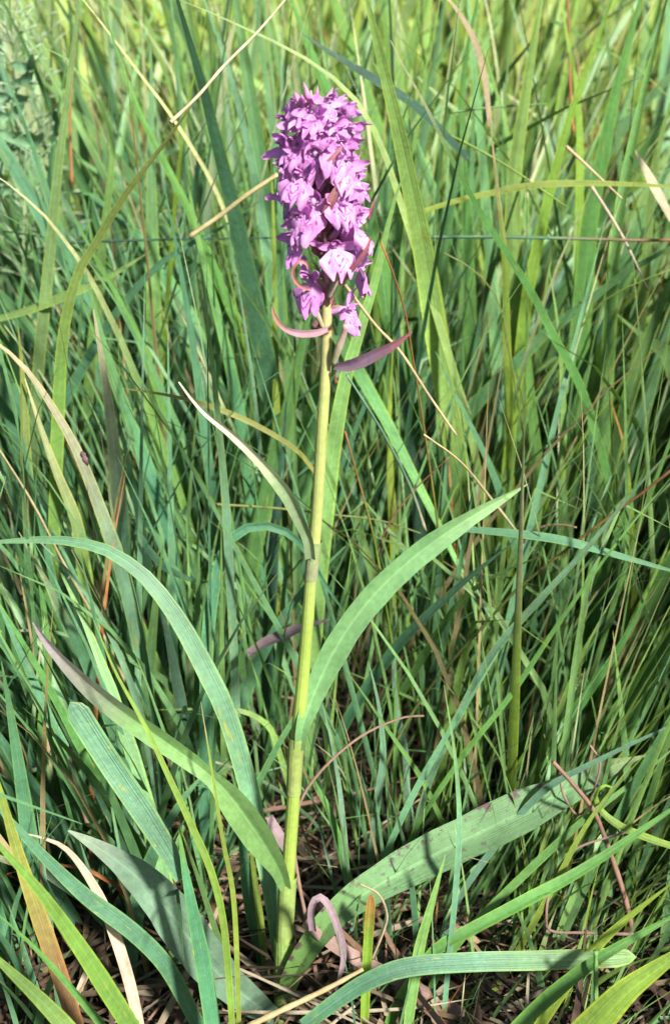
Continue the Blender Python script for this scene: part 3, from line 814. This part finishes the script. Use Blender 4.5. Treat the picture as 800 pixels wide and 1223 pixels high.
straw("pinkish dead stem hooked over in the right-hand middle", 'pink', 4, .14, .12, [(624, 648), (634, 636), (652, 628), (672, 627), (688, 630)])
B("bluish blade leaning left in the right-hand crowd", 'bg', 9, .28, .24, [(706, 590), (703, 490), (692, 455), (672, 425), (650, 396)])
B("slender green stem sweeping up from lower middle to the right edge", 'g', 6, .06, .06, [(555, 900), (610, 830), (670, 740), (735, 650), (805, 565)], n=34)
B("thin upright blade just right of the right leaf's bend", 'bg', 7, .16, .14, [(524, 800), (534, 740), (546, 690), (560, 610), (568, 550)])
B("yellowish blade upright right of the orchid's bracts", 'yg', 9, .32, .30, [(470, 640), (466, 560), (466, 480), (470, 400)])
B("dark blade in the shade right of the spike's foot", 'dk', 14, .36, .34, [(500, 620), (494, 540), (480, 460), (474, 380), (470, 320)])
B("green blade upright behind the straight pale-tipped one", 'g', 15, .34, .32, [(650, 620), (640, 540), (632, 450), (628, 360)])
# -- lower right
B("teal blade bent level with a square end at lower right", 'bg', 21, -.06, -.05, [(362, 1226), (400, 1197), (440, 1172), (488, 1155), (566, 1149), (650, 1147), (752, 1143), (760, 1143)], blunt=True, k=7, fold=.06, ext=False, tipc='lg', tip0=.55, roll=(.2, -.1))
B("short stiff green shoot with an orange tip in front of the lower right leaf", 'yg', 10, -.03, -.025, [(434, 1238), (437, 1160), (440, 1110), (443, 1066)], tipc='rust', tip0=.75, blunt=True, fold=.35)
B("curled mauve dead leaf at the orchid's foot", (.17, .145, .145), 8, -.03, -.03, [(374, 1112), (372, 1088), (380, 1072), (392, 1082), (404, 1112), (410, 1140), (404, 1172), (394, 1200)], name="dead_leaf", cat="dead leaf", mat=M_DRY, ext=False, base_w=1.0, fold=.3)
B("flat brown dead blade lying down to the right of the orchid's foot", (.17, .12, .09), 15, -.01, -.02, [(366, 1098), (400, 1128), (440, 1152), (500, 1182), (580, 1228)], name="dead_grass", cat="dead grass blade", mat=M_DRY, ext=False, base_w=1., blunt=True)
straw("pale straw lying across the orchid's foot at the bottom edge", 'straw', 8, -.06, -.05, [(296, 1226), (340, 1205), (384, 1184), (434, 1158)], taper=.3)
straw("short forked straw below the orchid at the bottom edge", 'pink', 6, -.05, -.05, [(366, 1228), (384, 1206), (400, 1184)], taper=.2)
straw("reddish dead stem arching up and over right of the stem", 'pink', 6, .00, .02, [(380, 1180), (368, 1110), (356, 1050), (352, 1010), (358, 960), (384, 920), (430, 880), (478, 858), (506, 855)], n=40, taper=.6)
straw("fine tan stem hooked over the lower right leaf", 'straw', 3.4, -.02, -.02, [(444, 1146), (458, 1112), (462, 1092), (452, 1068), (430, 1056)], taper=.3)
B("slim blue stem standing in front of the lower right leaf", 'bgl', 6.5, -.02, .0, [(536, 1140), (543, 1070), (548, 985), (543, 905), (530, 818)], tipc='lg')
B("light green blade in front of the lower right leaf's lower edge", 'lg', 12, -.03, -.02, [(494, 1180), (502, 1130), (514, 1085), (532, 1020)])
B("thin green blade leaning left above the lower right leaf", 'g', 5.5, .07, .06, [(512, 948), (498, 922), (466, 876), (440, 838), (412, 798)])
B("slim blade crossing rightwards above the lower right leaf", 'bgl', 7, .05, .06, [(462, 1016), (490, 955), (526, 890), (570, 820), (600, 770)])
B("thin upright blade right beside the orchid's stem", 'bgl', 6.5, .04, .05, [(416, 1065), (406, 950), (396, 890), (385, 840)])
B("thin green blade slanting just right of the stem's foot", 'g', 9, .05, .05, [(406, 1010), (392, 965), (376, 935), (362, 895)])
B("slender blade standing right of the reddish arching stem", 'bgl', 8, .08, .08, [(446, 1000), (452, 950), (458, 900), (452, 840), (440, 790)])
B("pair-like upright blue blade in the litter gap right of the stem", 'bgl', 7, .12, .12, [(486, 960), (484, 900), (474, 850), (470, 790), (474, 730)])
B("long dark green blade sweeping right below the lower right leaf", 'g', 14, -.02, .0, [(520, 1136), (560, 1112), (620, 1080), (700, 1036), (800, 968), (840, 940)], n=34)
B("bright yellow-green blade below the sweeping dark one", 'yg', 13, -.05, -.05, [(640, 1230), (680, 1170), (712, 1130), (756, 1090), (808, 1050)])
B("patchy yellow-green blade near the camera in the bottom right corner", 'yg', 40, -.10, -.10, [(690, 1250), (740, 1192), (780, 1160), (840, 1118)], k=7)
B("green blade slanting in the bottom right corner", 'g', 16, -.07, -.07, [(600, 1245), (650, 1195), (706, 1150), (760, 1118), (830, 1080)])
straw("short light green stalk upright before the square-ended teal blade", 'lg', 6.5, -.075, -.075, [(710, 1240), (711, 1190), (711, 1136)], name="grass_stalk", cat="grass stalk", taper=.15)
straw("tan dead stem slanting over the blotched leaf's tip", 'pink', 7.5, .02, .0, [(756, 1116), (742, 1060), (712, 976), (690, 944), (660, 910)], taper=.35)
straw("bent pinkish stem making a corner at lower right", 'pink', 4, -.01, .01, [(756, 1116), (700, 1114), (658, 1112), (652, 1095), (658, 1058), (684, 1016), (746, 994)], n=40, taper=.3)
straw("thin curling tendril round the blotched leaf's tip", 'pink', 3, .02, .02, [(668, 918), (672, 948), (690, 974), (706, 950), (716, 912), (704, 890)], taper=.2)
B("hooked yellow-green leaf curling at the right edge", 'yg', 8, .0, .02, [(830, 1018), (800, 1010), (766, 998), (736, 984), (716, 966), (711, 948), (722, 938), (736, 944)], ext=False)
B("broad bright blade reaching up out of the dark at the right edge", 'g', 34, .10, .08, [(690, 945), (715, 896), (750, 845), (788, 785), (830, 700)], k=7)
B("slim green blade leaning right above the blotched leaf", 'g', 12, .10, .08, [(640, 920), (664, 882), (700, 830), (735, 780), (780, 700)])
B("long blue blade running down left from the right edge over the leaf", 'bgl', 8, .02, .0, [(600, 1000), (650, 944), (720, 905), (806, 864), (840, 846)], n=34)
B("green blade sloping under the blotched leaf to the right", 'g', 9, .0, .02, [(560, 1110), (620, 1050), (690, 985), (760, 930), (820, 880)])
B("thin bright blade rising right of the blotched leaf", 'yg', 7, .0, .0, [(560, 1230), (610, 1150), (660, 1060), (700, 985), (756, 910)], n=34)
B("mauve dead leaf scrap behind the stem's foot at left", 'mauve', 13, .03, .03, [(322, 975), (328, 990), (336, 1004), (342, 1022)], name="dead_leaf", cat="dead leaf", mat=M_DRY, ext=False, base_w=.6)
B("mauve dead leaf strip bent behind the stem at mid-height", 'mauve', 11, .10, .10, [(296, 782), (316, 768), (340, 758), (366, 748), (394, 740)], name="dead_leaf", cat="dead leaf", mat=M_DRY, ext=False, fold=.3)
straw("reddish dead stem standing at lower left behind the cut blade", 'pink', 7, .05, .05, [(106, 985), (94, 950), (86, 915), (84, 880)], taper=.4)

# -- vetch and wispy seed head at the upper left
def vetch():
    t = empty("vetch_plant", at(-6, 330, .44))
    base = np.array(t.location)
    tag(t, "small vetch with paired oval leaflets and tendrils at the upper left edge", "vetch")
    for path, pairs in (([(-6, 330), (-10, 260), (2, 200), (18, 172), (44, 176), (58, 186)], 7), ([(-10, 260), (4, 190), (14, 130), (26, 96), (54, 60)], 6)):
        P = smooth([at(a, b, .44 - .01 * i) for i, (a, b) in enumerate(path)], 30)
        V, F, uv = tube(P - base, np.linspace(.0011, .0004, 30), 6)
        link_mesh("stem", V, F, M_STEM, uv, np.array((.10, .19, .08)), t)
        for j in range(pairs):
            c = P[11 + int(j * 17 / pairs)]
            for sg in (-1, 1):
                V, F, uv = lanceolate(.017, .0055, .5, .3, n=7)
                V = rot(V, rx=.5 + random.uniform(-.4, .4), ry=sg * (1.0 + random.uniform(-.3, .3)), rz=random.uniform(-.5, .5))
                link_mesh("leaflet", V + (c - base), F, M_LEAF, uv, np.array((.13, .24, .13)), t)
    P = smooth([at(a, b, .40) for a, b in ((56, 186), (52, 196), (44, 194), (46, 184), (56, 180), (66, 170))], 24)
    V, F, uv = tube(P - base, np.linspace(.0006, .0003, 24), 5)
    link_mesh("tendril", V, F, M_STEM, uv, np.array((.16, .24, .10)), t)
vetch()

def seed_head(px, py, Y, label):
    b = at(px + 10, py + 260, Y); b[2] = 0
    t = empty("grass_seed_head", b)
    tag(t, label, "grass seed head")
    top = at(px, py - 40, Y); low = at(px + 8, py + 110, Y)
    P = smooth([b - b, (low - b) * .5 + np.array([.004, 0, 0]), low - b, top - b], 30)
    V, F, uv = tube(P, np.linspace(.0010, .0004, 30), 6)
    link_mesh("stalk", V, F, M_DRY, uv, np.array((.20, .26, .13)), t)
    parts = []
    for j in range(110):
        f = random.uniform(.55, 1)
        c = P[min(29, int(f * 29))]
        d = Vector((random.gauss(0, 1), random.gauss(0, .6), random.uniform(.2, 1.4))).normalized()
        L = random.uniform(.008, .03) * (1.25 - .8 * (f - .55))
        e = c + np.array(d) * L
        V, F, uv = tube(smooth([c, (c + e) / 2 + np.array([0, 0, .002]), e], 5), np.array([.0002, .0002, .0003, .0009, .0003]), 4)
        parts.append((V, F, uv, np.array((.22, .29, .17))))
    o = link_mesh("spikelets", *(lambda q: (q[0], q[1], M_DRY, q[2], q[3]))(join(parts)), parent=t)
    o["kind"] = "stuff"
seed_head(14, 40, .46, "wispy grey-cream seed head in the top left corner")
seed_head(44, 20, .60, "paler seed head beside the corner one at the top left")

# -- a withered floret caught on the pale arching blade
P = smooth([at(98, 540, .055), at(102, 548, .05), at(105, 556, .052)], 8)
V, F, uv = tube(P - P[0], .0011 * np.array([.4, 1, 1.2, .8, 1.2, 1, .7, .2]), 7)
o = link_mesh("withered_floret", V, F, M_DRY, uv, np.array((.10, .06, .06)))
o.location = P[0]
tag(o, "tiny dark withered floret stuck on the pale arching blade at left", "withered floret")
# ------------------------------------------------------------------ the sward: every other blade
def blades_batch(root, h, width, az, lean, droop, K=8, kk=3, fold=None, twist=None, kink=None):
    """centre lines and surfaces for many blades at once (arrays of equal length)"""
    N = len(h)
    t = np.linspace(0, 1, K)[None, :]
    hx, hy = np.cos(az)[:, None], np.sin(az)[:, None]
    # leaning angle grows along the blade
    ang = lean[:, None] + droop[:, None] * t ** 1.8
    if kink is not None: ang = ang + kink[:, 0:1] / (1 + np.exp(-(t - kink[:, 1:2]) * 40))
    ds = h[:, None] / (K - 1)
    r = np.concatenate([np.zeros((N, 1)), np.cumsum(np.sin(ang[:, :-1]) * ds, 1)], 1)
    z = np.concatenate([np.zeros((N, 1)), np.cumsum(np.cos(ang[:, :-1]) * ds, 1)], 1)
    P = np.stack([root[:, 0:1] + hx * r, root[:, 1:2] + hy * r, root[:, 2:3] + z], -1)
    T = nrmz(np.gradient(P, axis=1))
    fa = twist[:, 0:1] + twist[:, 1:2] * t        # azimuth of the blade's width
    side0 = np.stack([np.cos(fa), np.sin(fa), np.zeros_like(fa)], -1)
    side = nrmz(side0 - T * np.sum(side0 * T, -1, keepdims=True))
    nor = np.cross(side, T)
    prof = (.7 + .3 * np.clip(t / .3, 0, 1)) * np.clip((1.01 - t) / .6, .02, 1) ** .8
    W = width[:, None] * prof
    s = np.linspace(-1, 1, kk)
    V = P[:, :, None, :] + side[:, :, None, :] * (s[None, None, :, None] * W[:, :, None, None] / 2) \
        + nor[:, :, None, :] * ((np.abs(s)[None, None, :] - .5) * fold[:, None, None] * W[:, :, None])[..., None]
    return P, V

def batch_colours(N, K, kk, base, tipc, tip0, rg):
    t = np.linspace(0, 1, K)[None, :, None, None]
    c = np.broadcast_to(base[:, None, None, :], (N, K, kk, 3)).copy()
    f = np.clip((t - tip0[:, None, None, None]) / .3, 0, 1)
    c = c * (1 - f) + tipc[:, None, None, :] * f
    root = np.clip(1 - t / .22, 0, 1) * .55
    c = c * (1 - root) + np.array((.13, .115, .05)) * root
    return c

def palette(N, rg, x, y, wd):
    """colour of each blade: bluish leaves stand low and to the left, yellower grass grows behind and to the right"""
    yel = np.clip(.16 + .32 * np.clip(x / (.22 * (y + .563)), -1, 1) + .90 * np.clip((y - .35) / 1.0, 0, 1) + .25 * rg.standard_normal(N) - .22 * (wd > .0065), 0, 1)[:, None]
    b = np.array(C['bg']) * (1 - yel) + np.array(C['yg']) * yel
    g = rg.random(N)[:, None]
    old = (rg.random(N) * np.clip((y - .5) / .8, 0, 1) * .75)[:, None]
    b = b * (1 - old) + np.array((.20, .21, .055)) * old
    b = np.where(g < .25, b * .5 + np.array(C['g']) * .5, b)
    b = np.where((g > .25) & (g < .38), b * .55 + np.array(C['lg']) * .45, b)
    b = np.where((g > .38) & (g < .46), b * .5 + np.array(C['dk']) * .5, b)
    b = b * (1 + .16 * rg.standard_normal((N, 1))) * (1 + .4 * np.clip((y - .5) / 1.0, 0, 1))[:, None]  # farther blades painted lighter, standing in for the brighter light at the back
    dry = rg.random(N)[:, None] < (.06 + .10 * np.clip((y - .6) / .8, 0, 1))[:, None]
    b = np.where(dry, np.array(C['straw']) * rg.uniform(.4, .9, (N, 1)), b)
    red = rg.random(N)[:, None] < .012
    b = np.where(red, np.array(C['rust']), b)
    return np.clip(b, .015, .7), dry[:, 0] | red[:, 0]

def make_zone(N, ylo, yhi, wmin, wmax, hmin, hmax, rg, pad=.10, xr=None, wpow=1.6, xmask=None, leanmul=1.0, ypow=1.0):
    y = ylo + (yhi - ylo) * rg.random(N) ** ypow
    half = .235 * (y + .563) + pad
    x = rg.uniform(-1, 1, N) * half + .02
    if xr is not None: x = rg.uniform(xr[0], xr[1], N)
    if xmask is not None:
        keep = xmask(x, y, rg.random(N)); x, y = x[keep], y[keep]; N = len(x)
    h = rg.uniform(hmin, hmax, N)
    wd = wmin + (wmax - wmin) * rg.random(N) ** wpow
    xn = np.clip(x / (.22 * (y + .563)), -1.3, 1.3)
    lx = xn * .22 + rg.standard_normal(N) * .20
    ly = -.03 + rg.standard_normal(N) * .16
    lean = np.clip(np.hypot(lx, ly) * leanmul, 0, .75)
    az = np.arctan2(ly, lx)
    droop = np.abs(rg.standard_normal(N)) * .42
    bent = rg.random(N) < .10
    droop = np.where(bent, rg.uniform(1.2, 2.4, N), droop)
    tw = np.stack([np.where(rg.random(N) < .7, rg.normal(.35, .45, N), rg.uniform(0, 3.14, N)), rg.normal(0, .5, N)], 1)
    fold = rg.normal(0, .16, N)
    root = np.stack([x, y, np.full(N, -.012)], 1)
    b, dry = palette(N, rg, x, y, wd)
    tipc = np.where((rg.random(N) < .22)[:, None], np.array(C['pale']) * .9, b * np.array((1.15, 1.05, .8)))
    tip0 = rg.uniform(.5, .95, N)
    wd = np.where(dry, np.minimum(wd, .0026), wd)
    kink = np.stack([np.where(rg.random(N) < .09, rg.uniform(.9, 2.3, N), 0), rg.uniform(.35, .8, N)], 1)
    P, V = blades_batch(root, h, wd, az, lean, droop, 8, 3, fold, tw, kink)
    col = batch_colours(N, 8, 3, b, tipc, tip0, rg)
    return dict(P=P, V=V, col=col, w=wd, x=x, y=y, b=b, dry=dry, h=h)

UV83 = np.stack(np.broadcast_arrays(np.linspace(0, 1, 3)[None, :], np.linspace(0, 1, 8)[:, None]), -1).reshape(-1, 2)
F83 = strip_faces(8, 3)

rg = np.random.default_rng(23)
gap = lambda x, y, q: ~((np.abs(x - .015) < .075) & (y < .10)) & ~((np.abs(x - .01) < .10) & (y < .2) & (q < .45))
# the grass close behind the orchid, thin and low; then the tall sward; then the meadow beyond
near = make_zone(1000, .05, .42, .0014, .0048, .14, .36, rg, leanmul=1.1, wpow=2.0, xmask=gap, pad=.06)
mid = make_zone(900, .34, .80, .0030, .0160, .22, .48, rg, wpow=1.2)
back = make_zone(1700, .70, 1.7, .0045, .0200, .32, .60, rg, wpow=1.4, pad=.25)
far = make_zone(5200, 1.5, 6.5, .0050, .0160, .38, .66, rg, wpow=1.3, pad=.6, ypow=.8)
low = make_zone(350, .08, 1.0, .0012, .0032, .06, .20, rg, wpow=1.5, xmask=gap, pad=.15)
sides = make_zone(500, -.12, .35, .0025, .0080, .16, .36, rg, pad=.40, xmask=lambda x, y, q: np.abs(x) > .235 * (y + .563) + .05)
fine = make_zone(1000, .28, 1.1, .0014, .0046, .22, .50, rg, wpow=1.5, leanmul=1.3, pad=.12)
tuft = make_zone(240, .015, .13, .0010, .0034, .06, .17, rg, xr=(.028, .19), leanmul=1.4)
tuft2 = make_zone(110, .015, .13, .0010, .0034, .06, .17, rg, xr=(-.16, -.022), leanmul=1.4)
front = make_zone(70, -.07, .01, .0009, .0028, .04, .11, rg, xr=(.025, .20), leanmul=1.5)
left = make_zone(330, .01, .20, .0022, .0090, .11, .26, rg, xr=(-.27, -.045))
left2 = make_zone(100, -.07, .01, .0016, .0060, .07, .15, rg, xr=(-.24, -.085))
right = make_zone(380, .0, .26, .0013, .0050, .12, .30, rg, leanmul=1.3, xr=(.10, .30))
corner = make_zone(60, -.09, .02, .0016, .0050, .05, .10, rg, xr=(.10, .24))
shade = make_zone(1000, .0, .55, .003, .013, .30, .50, rg, xr=(.14, .66), leanmul=.6, xmask=lambda x, y, q: x > .215 * (y + .563) + .045)  # unseen tall grass right of the frame, added to shade the depths behind
zones = [near, mid, back, far, low, sides, fine, tuft, tuft2, front, left, left2, right, corner, shade]
ALLP = np.concatenate([z['P'] for z in zones]); ALLV = np.concatenate([z['V'] for z in zones]); ALLC = np.concatenate([z['col'] for z in zones])
ALLW = np.concatenate([z['w'] for z in zones]); ALLB = np.concatenate([z['b'] for z in zones]); DRY = np.concatenate([z['dry'] for z in zones])

# nothing may stand in front of the orchid itself
fx, fy, fz = project(ALLP)
clear = np.ones(len(ALLP), bool)
ax_x = np.interp(-fy, -SR[:, 4], np.array([project(p[:3])[0] for p in SR]))
rad = np.where(fy < 410, 70, 20)
front = (ALLP[..., 1] < .03) & (np.abs(fx - ax_x) < rad) & (fy > 80) & (fy < 1223)
clear &= ~front.any(1)
clear &= fz.min(1) > .30

# which blades show largest: coarse depth buffer over the frame
cw, ch = 200, 306
zb = np.full((ch, cw), 1e9); who = np.full((ch, cw), -1)
u = np.linspace(0, 7, 70); i0 = np.clip(u.astype(int), 0, 6); fr = (u - i0)[None, :, None]
D = ALLP[:, i0] * (1 - fr) + ALLP[:, i0 + 1] * fr
dx, dy, dz = project(D)
for off in (-.35, 0, .35):
    wpx = ALLW[:, None] / dz * FPX * off
    ix = ((dx + wpx) / 4).astype(int); iy = (dy / 4).astype(int)
    ok = (ix >= 0) & (ix < cw) & (iy >= 0) & (iy < ch) & clear[:, None]
    n_, m_ = np.nonzero(ok)
    order = np.argsort(-dz[n_, m_], kind='stable')
    n_, m_ = n_[order], m_[order]
    better = dz[n_, m_] < zb[iy[n_, m_], ix[n_, m_]]
    n_, m_ = n_[better], m_[better]
    zb[iy[n_, m_], ix[n_, m_]] = dz[n_, m_]; who[iy[n_, m_], ix[n_, m_]] = n_
for hp, hw in HERO:
    m = 6
    t_ = np.linspace(0, len(hp) - 1, len(hp) * m); j_ = np.clip(t_.astype(int), 0, len(hp) - 2); f_ = (t_ - j_)[:, None]
    q_ = hp[j_] * (1 - f_) + hp[j_ + 1] * f_
    w_ = np.interp(t_, np.arange(len(hp)), hw)
    a_, b_, c_ = project(q_)
    for off in np.linspace(-.45, .45, 7):
        ix = ((a_ + w_ / c_ * FPX * off) / 4).astype(int); iy = (b_ / 4).astype(int)
        ok = (ix >= 0) & (ix < cw) & (iy >= 0) & (iy < ch)
        for x_, y_, z_ in zip(ix[ok], iy[ok], c_[ok]):
            if z_ < zb[y_, x_]: zb[y_, x_] = z_; who[y_, x_] = -1
cnt = np.bincount(who[who >= 0], minlength=len(ALLP))
n_hero_blades = sum(1 for o in COL.objects if o.name.split('.')[0] == 'grass_strand')
N_SINGLE = max(0, 298 - n_hero_blades)
best = np.argsort(-cnt)[:N_SINGLE]
best = best[cnt[best] > 0]
single = np.zeros(len(ALLP), bool); single[best] = True

SINGLES = []
for i in best:
    org = ALLP[i, 0].copy()
    o = link_mesh("grass_strand", ALLV[i].reshape(-1, 3) - org, F83, M_GRASS, UV83, ALLC[i].reshape(-1, 3))
    o.location = org
    vis = np.nonzero(who == i)
    mx, my = vis[1].mean() * 4, vis[0].mean() * 4
    wp = ALLW[i] / dz[i].mean() * FPX
    b = ALLB[i]
    kind = "dry straw-coloured" if DRY[i] else ("yellow-green" if b[0] > .62 * b[1] else ("green" if b[2] < .48 * b[1] else "blue-green"))
    size = "broad" if wp > 13 else ("narrow" if wp < 7 else "middling")
    sidew = "left" if mx < 372 else "right"
    where = "%s of the flower spike" % sidew if my < 420 else ("%s of the stem" % sidew if my < 780 else "low down %s of the stem" % sidew)
    sx0, sx1 = dx[i][0], dx[i][-1]
    tilt = math.atan2(dx[i][-1] - dx[i][0], abs(dy[i][0] - dy[i][-1]) + 1e-6)
    bentover = ALLP[i, -1, 2] < ALLP[i, :, 2].max() - .02
    pose = "bent over" if bentover else ("leaning left" if tilt < -.22 else ("leaning right" if tilt > .22 else "upright"))
    SINGLES.append((o, size, kind, pose, where, mx))
ORD = ["leftmost", "second from left", "third from left", "fourth from left", "fifth from left", "sixth from left", "seventh from left", "eighth from left", "ninth from left", "tenth from left", "eleventh from left", "twelfth from left", "thirteenth from left", "fourteenth from left", "fifteenth from left", "sixteenth from left", "seventeenth from left", "eighteenth from left"]
NUM = {2: "two", 3: "three", 4: "four", 5: "five", 6: "six", 7: "seven", 8: "eight", 9: "nine", 10: "ten", 11: "eleven", 12: "twelve"}
fam = {}
for s_ in SINGLES: fam.setdefault(s_[1:5], []).append(s_)
for (size, kind, pose, where), L_ in fam.items():
    L_.sort(key=lambda q: q[5])
    for q, s_ in enumerate(L_):
        if len(L_) == 1: lab = "%s %s grass blade, %s, %s" % (size, kind, pose, where)
        else:
            nm = "rightmost" if q == len(L_) - 1 else ORD[min(q, 17)]
            lab = "%s of %s %s %s %s blades %s" % (nm, NUM.get(len(L_), "many"), size, kind, pose, where)
        tag(s_[0], lab, "grass blade", "single grass blades in the meadow around the orchid")

keep = clear & ~single
idx = np.nonzero(keep)[0]
K3 = 24
Vs = ALLV[idx].reshape(-1, 3)
Fs = (F83[None] + (np.arange(len(idx)) * K3)[:, None, None]).reshape(-1, 4)
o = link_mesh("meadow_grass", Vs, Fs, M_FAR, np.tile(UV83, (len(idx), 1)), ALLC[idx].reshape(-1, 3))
tag(o, "dense mixed meadow grass massed behind and around the orchid", "grass", kind="stuff")

# ------------------------------------------------------------------ dead litter over the soil
NL = 5600
ly = -.12 + 1.1 * rg.random(NL) ** 1.5
lx = rg.uniform(-1, 1, NL) * (.235 * (ly + .563) + .08) + .02
lz = rg.random(NL) ** 1.5 * .022 + .001
az = rg.uniform(0, 2 * np.pi, NL)
L = np.where(rg.random(NL) < .4, rg.uniform(.006, .022, NL), rg.uniform(.03, .14, NL))
cols = np.array([(.34, .25, .15), (.22, .13, .08), (.30, .18, .13), (.12, .075, .05), (.40, .34, .24), (.30, .24, .16)])[rg.integers(0, 6, NL)] * rg.uniform(.2, .8, (NL, 1))
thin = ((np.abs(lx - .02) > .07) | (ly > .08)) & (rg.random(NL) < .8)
cols = np.where(thin[:, None], cols * .35, cols)  # litter away from the orchid painted darker, as the shade between the blades
nearstem = (np.abs(lx) < .035) & (ly > -.13) & (ly < .02)
lz = np.where(nearstem, .0005, lz); L = np.where(nearstem, np.minimum(L, .03), L)
P, V = blades_batch(np.stack([lx, ly, lz], 1), L, rg.uniform(.0008, .0046, NL), az, rg.uniform(1.35, 1.62, NL), rg.normal(0, .35, NL), 5, 3,
                    rg.normal(0, .25, NL), np.stack([az + np.pi / 2, rg.normal(0, .8, NL)], 1))
F53 = strip_faces(5, 3)
UV53 = np.stack(np.broadcast_arrays(np.linspace(0, 1, 3)[None, :], np.linspace(0, 1, 5)[:, None]), -1).reshape(-1, 2)
V = V.reshape(-1, 3); V[:, 2] = np.maximum(V[:, 2], -.004)
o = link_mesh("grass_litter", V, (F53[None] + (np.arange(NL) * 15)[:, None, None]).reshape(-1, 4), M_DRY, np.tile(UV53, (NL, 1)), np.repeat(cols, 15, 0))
tag(o, "brown and pinkish dead grass litter strewn over the soil", "grass litter", kind="stuff")
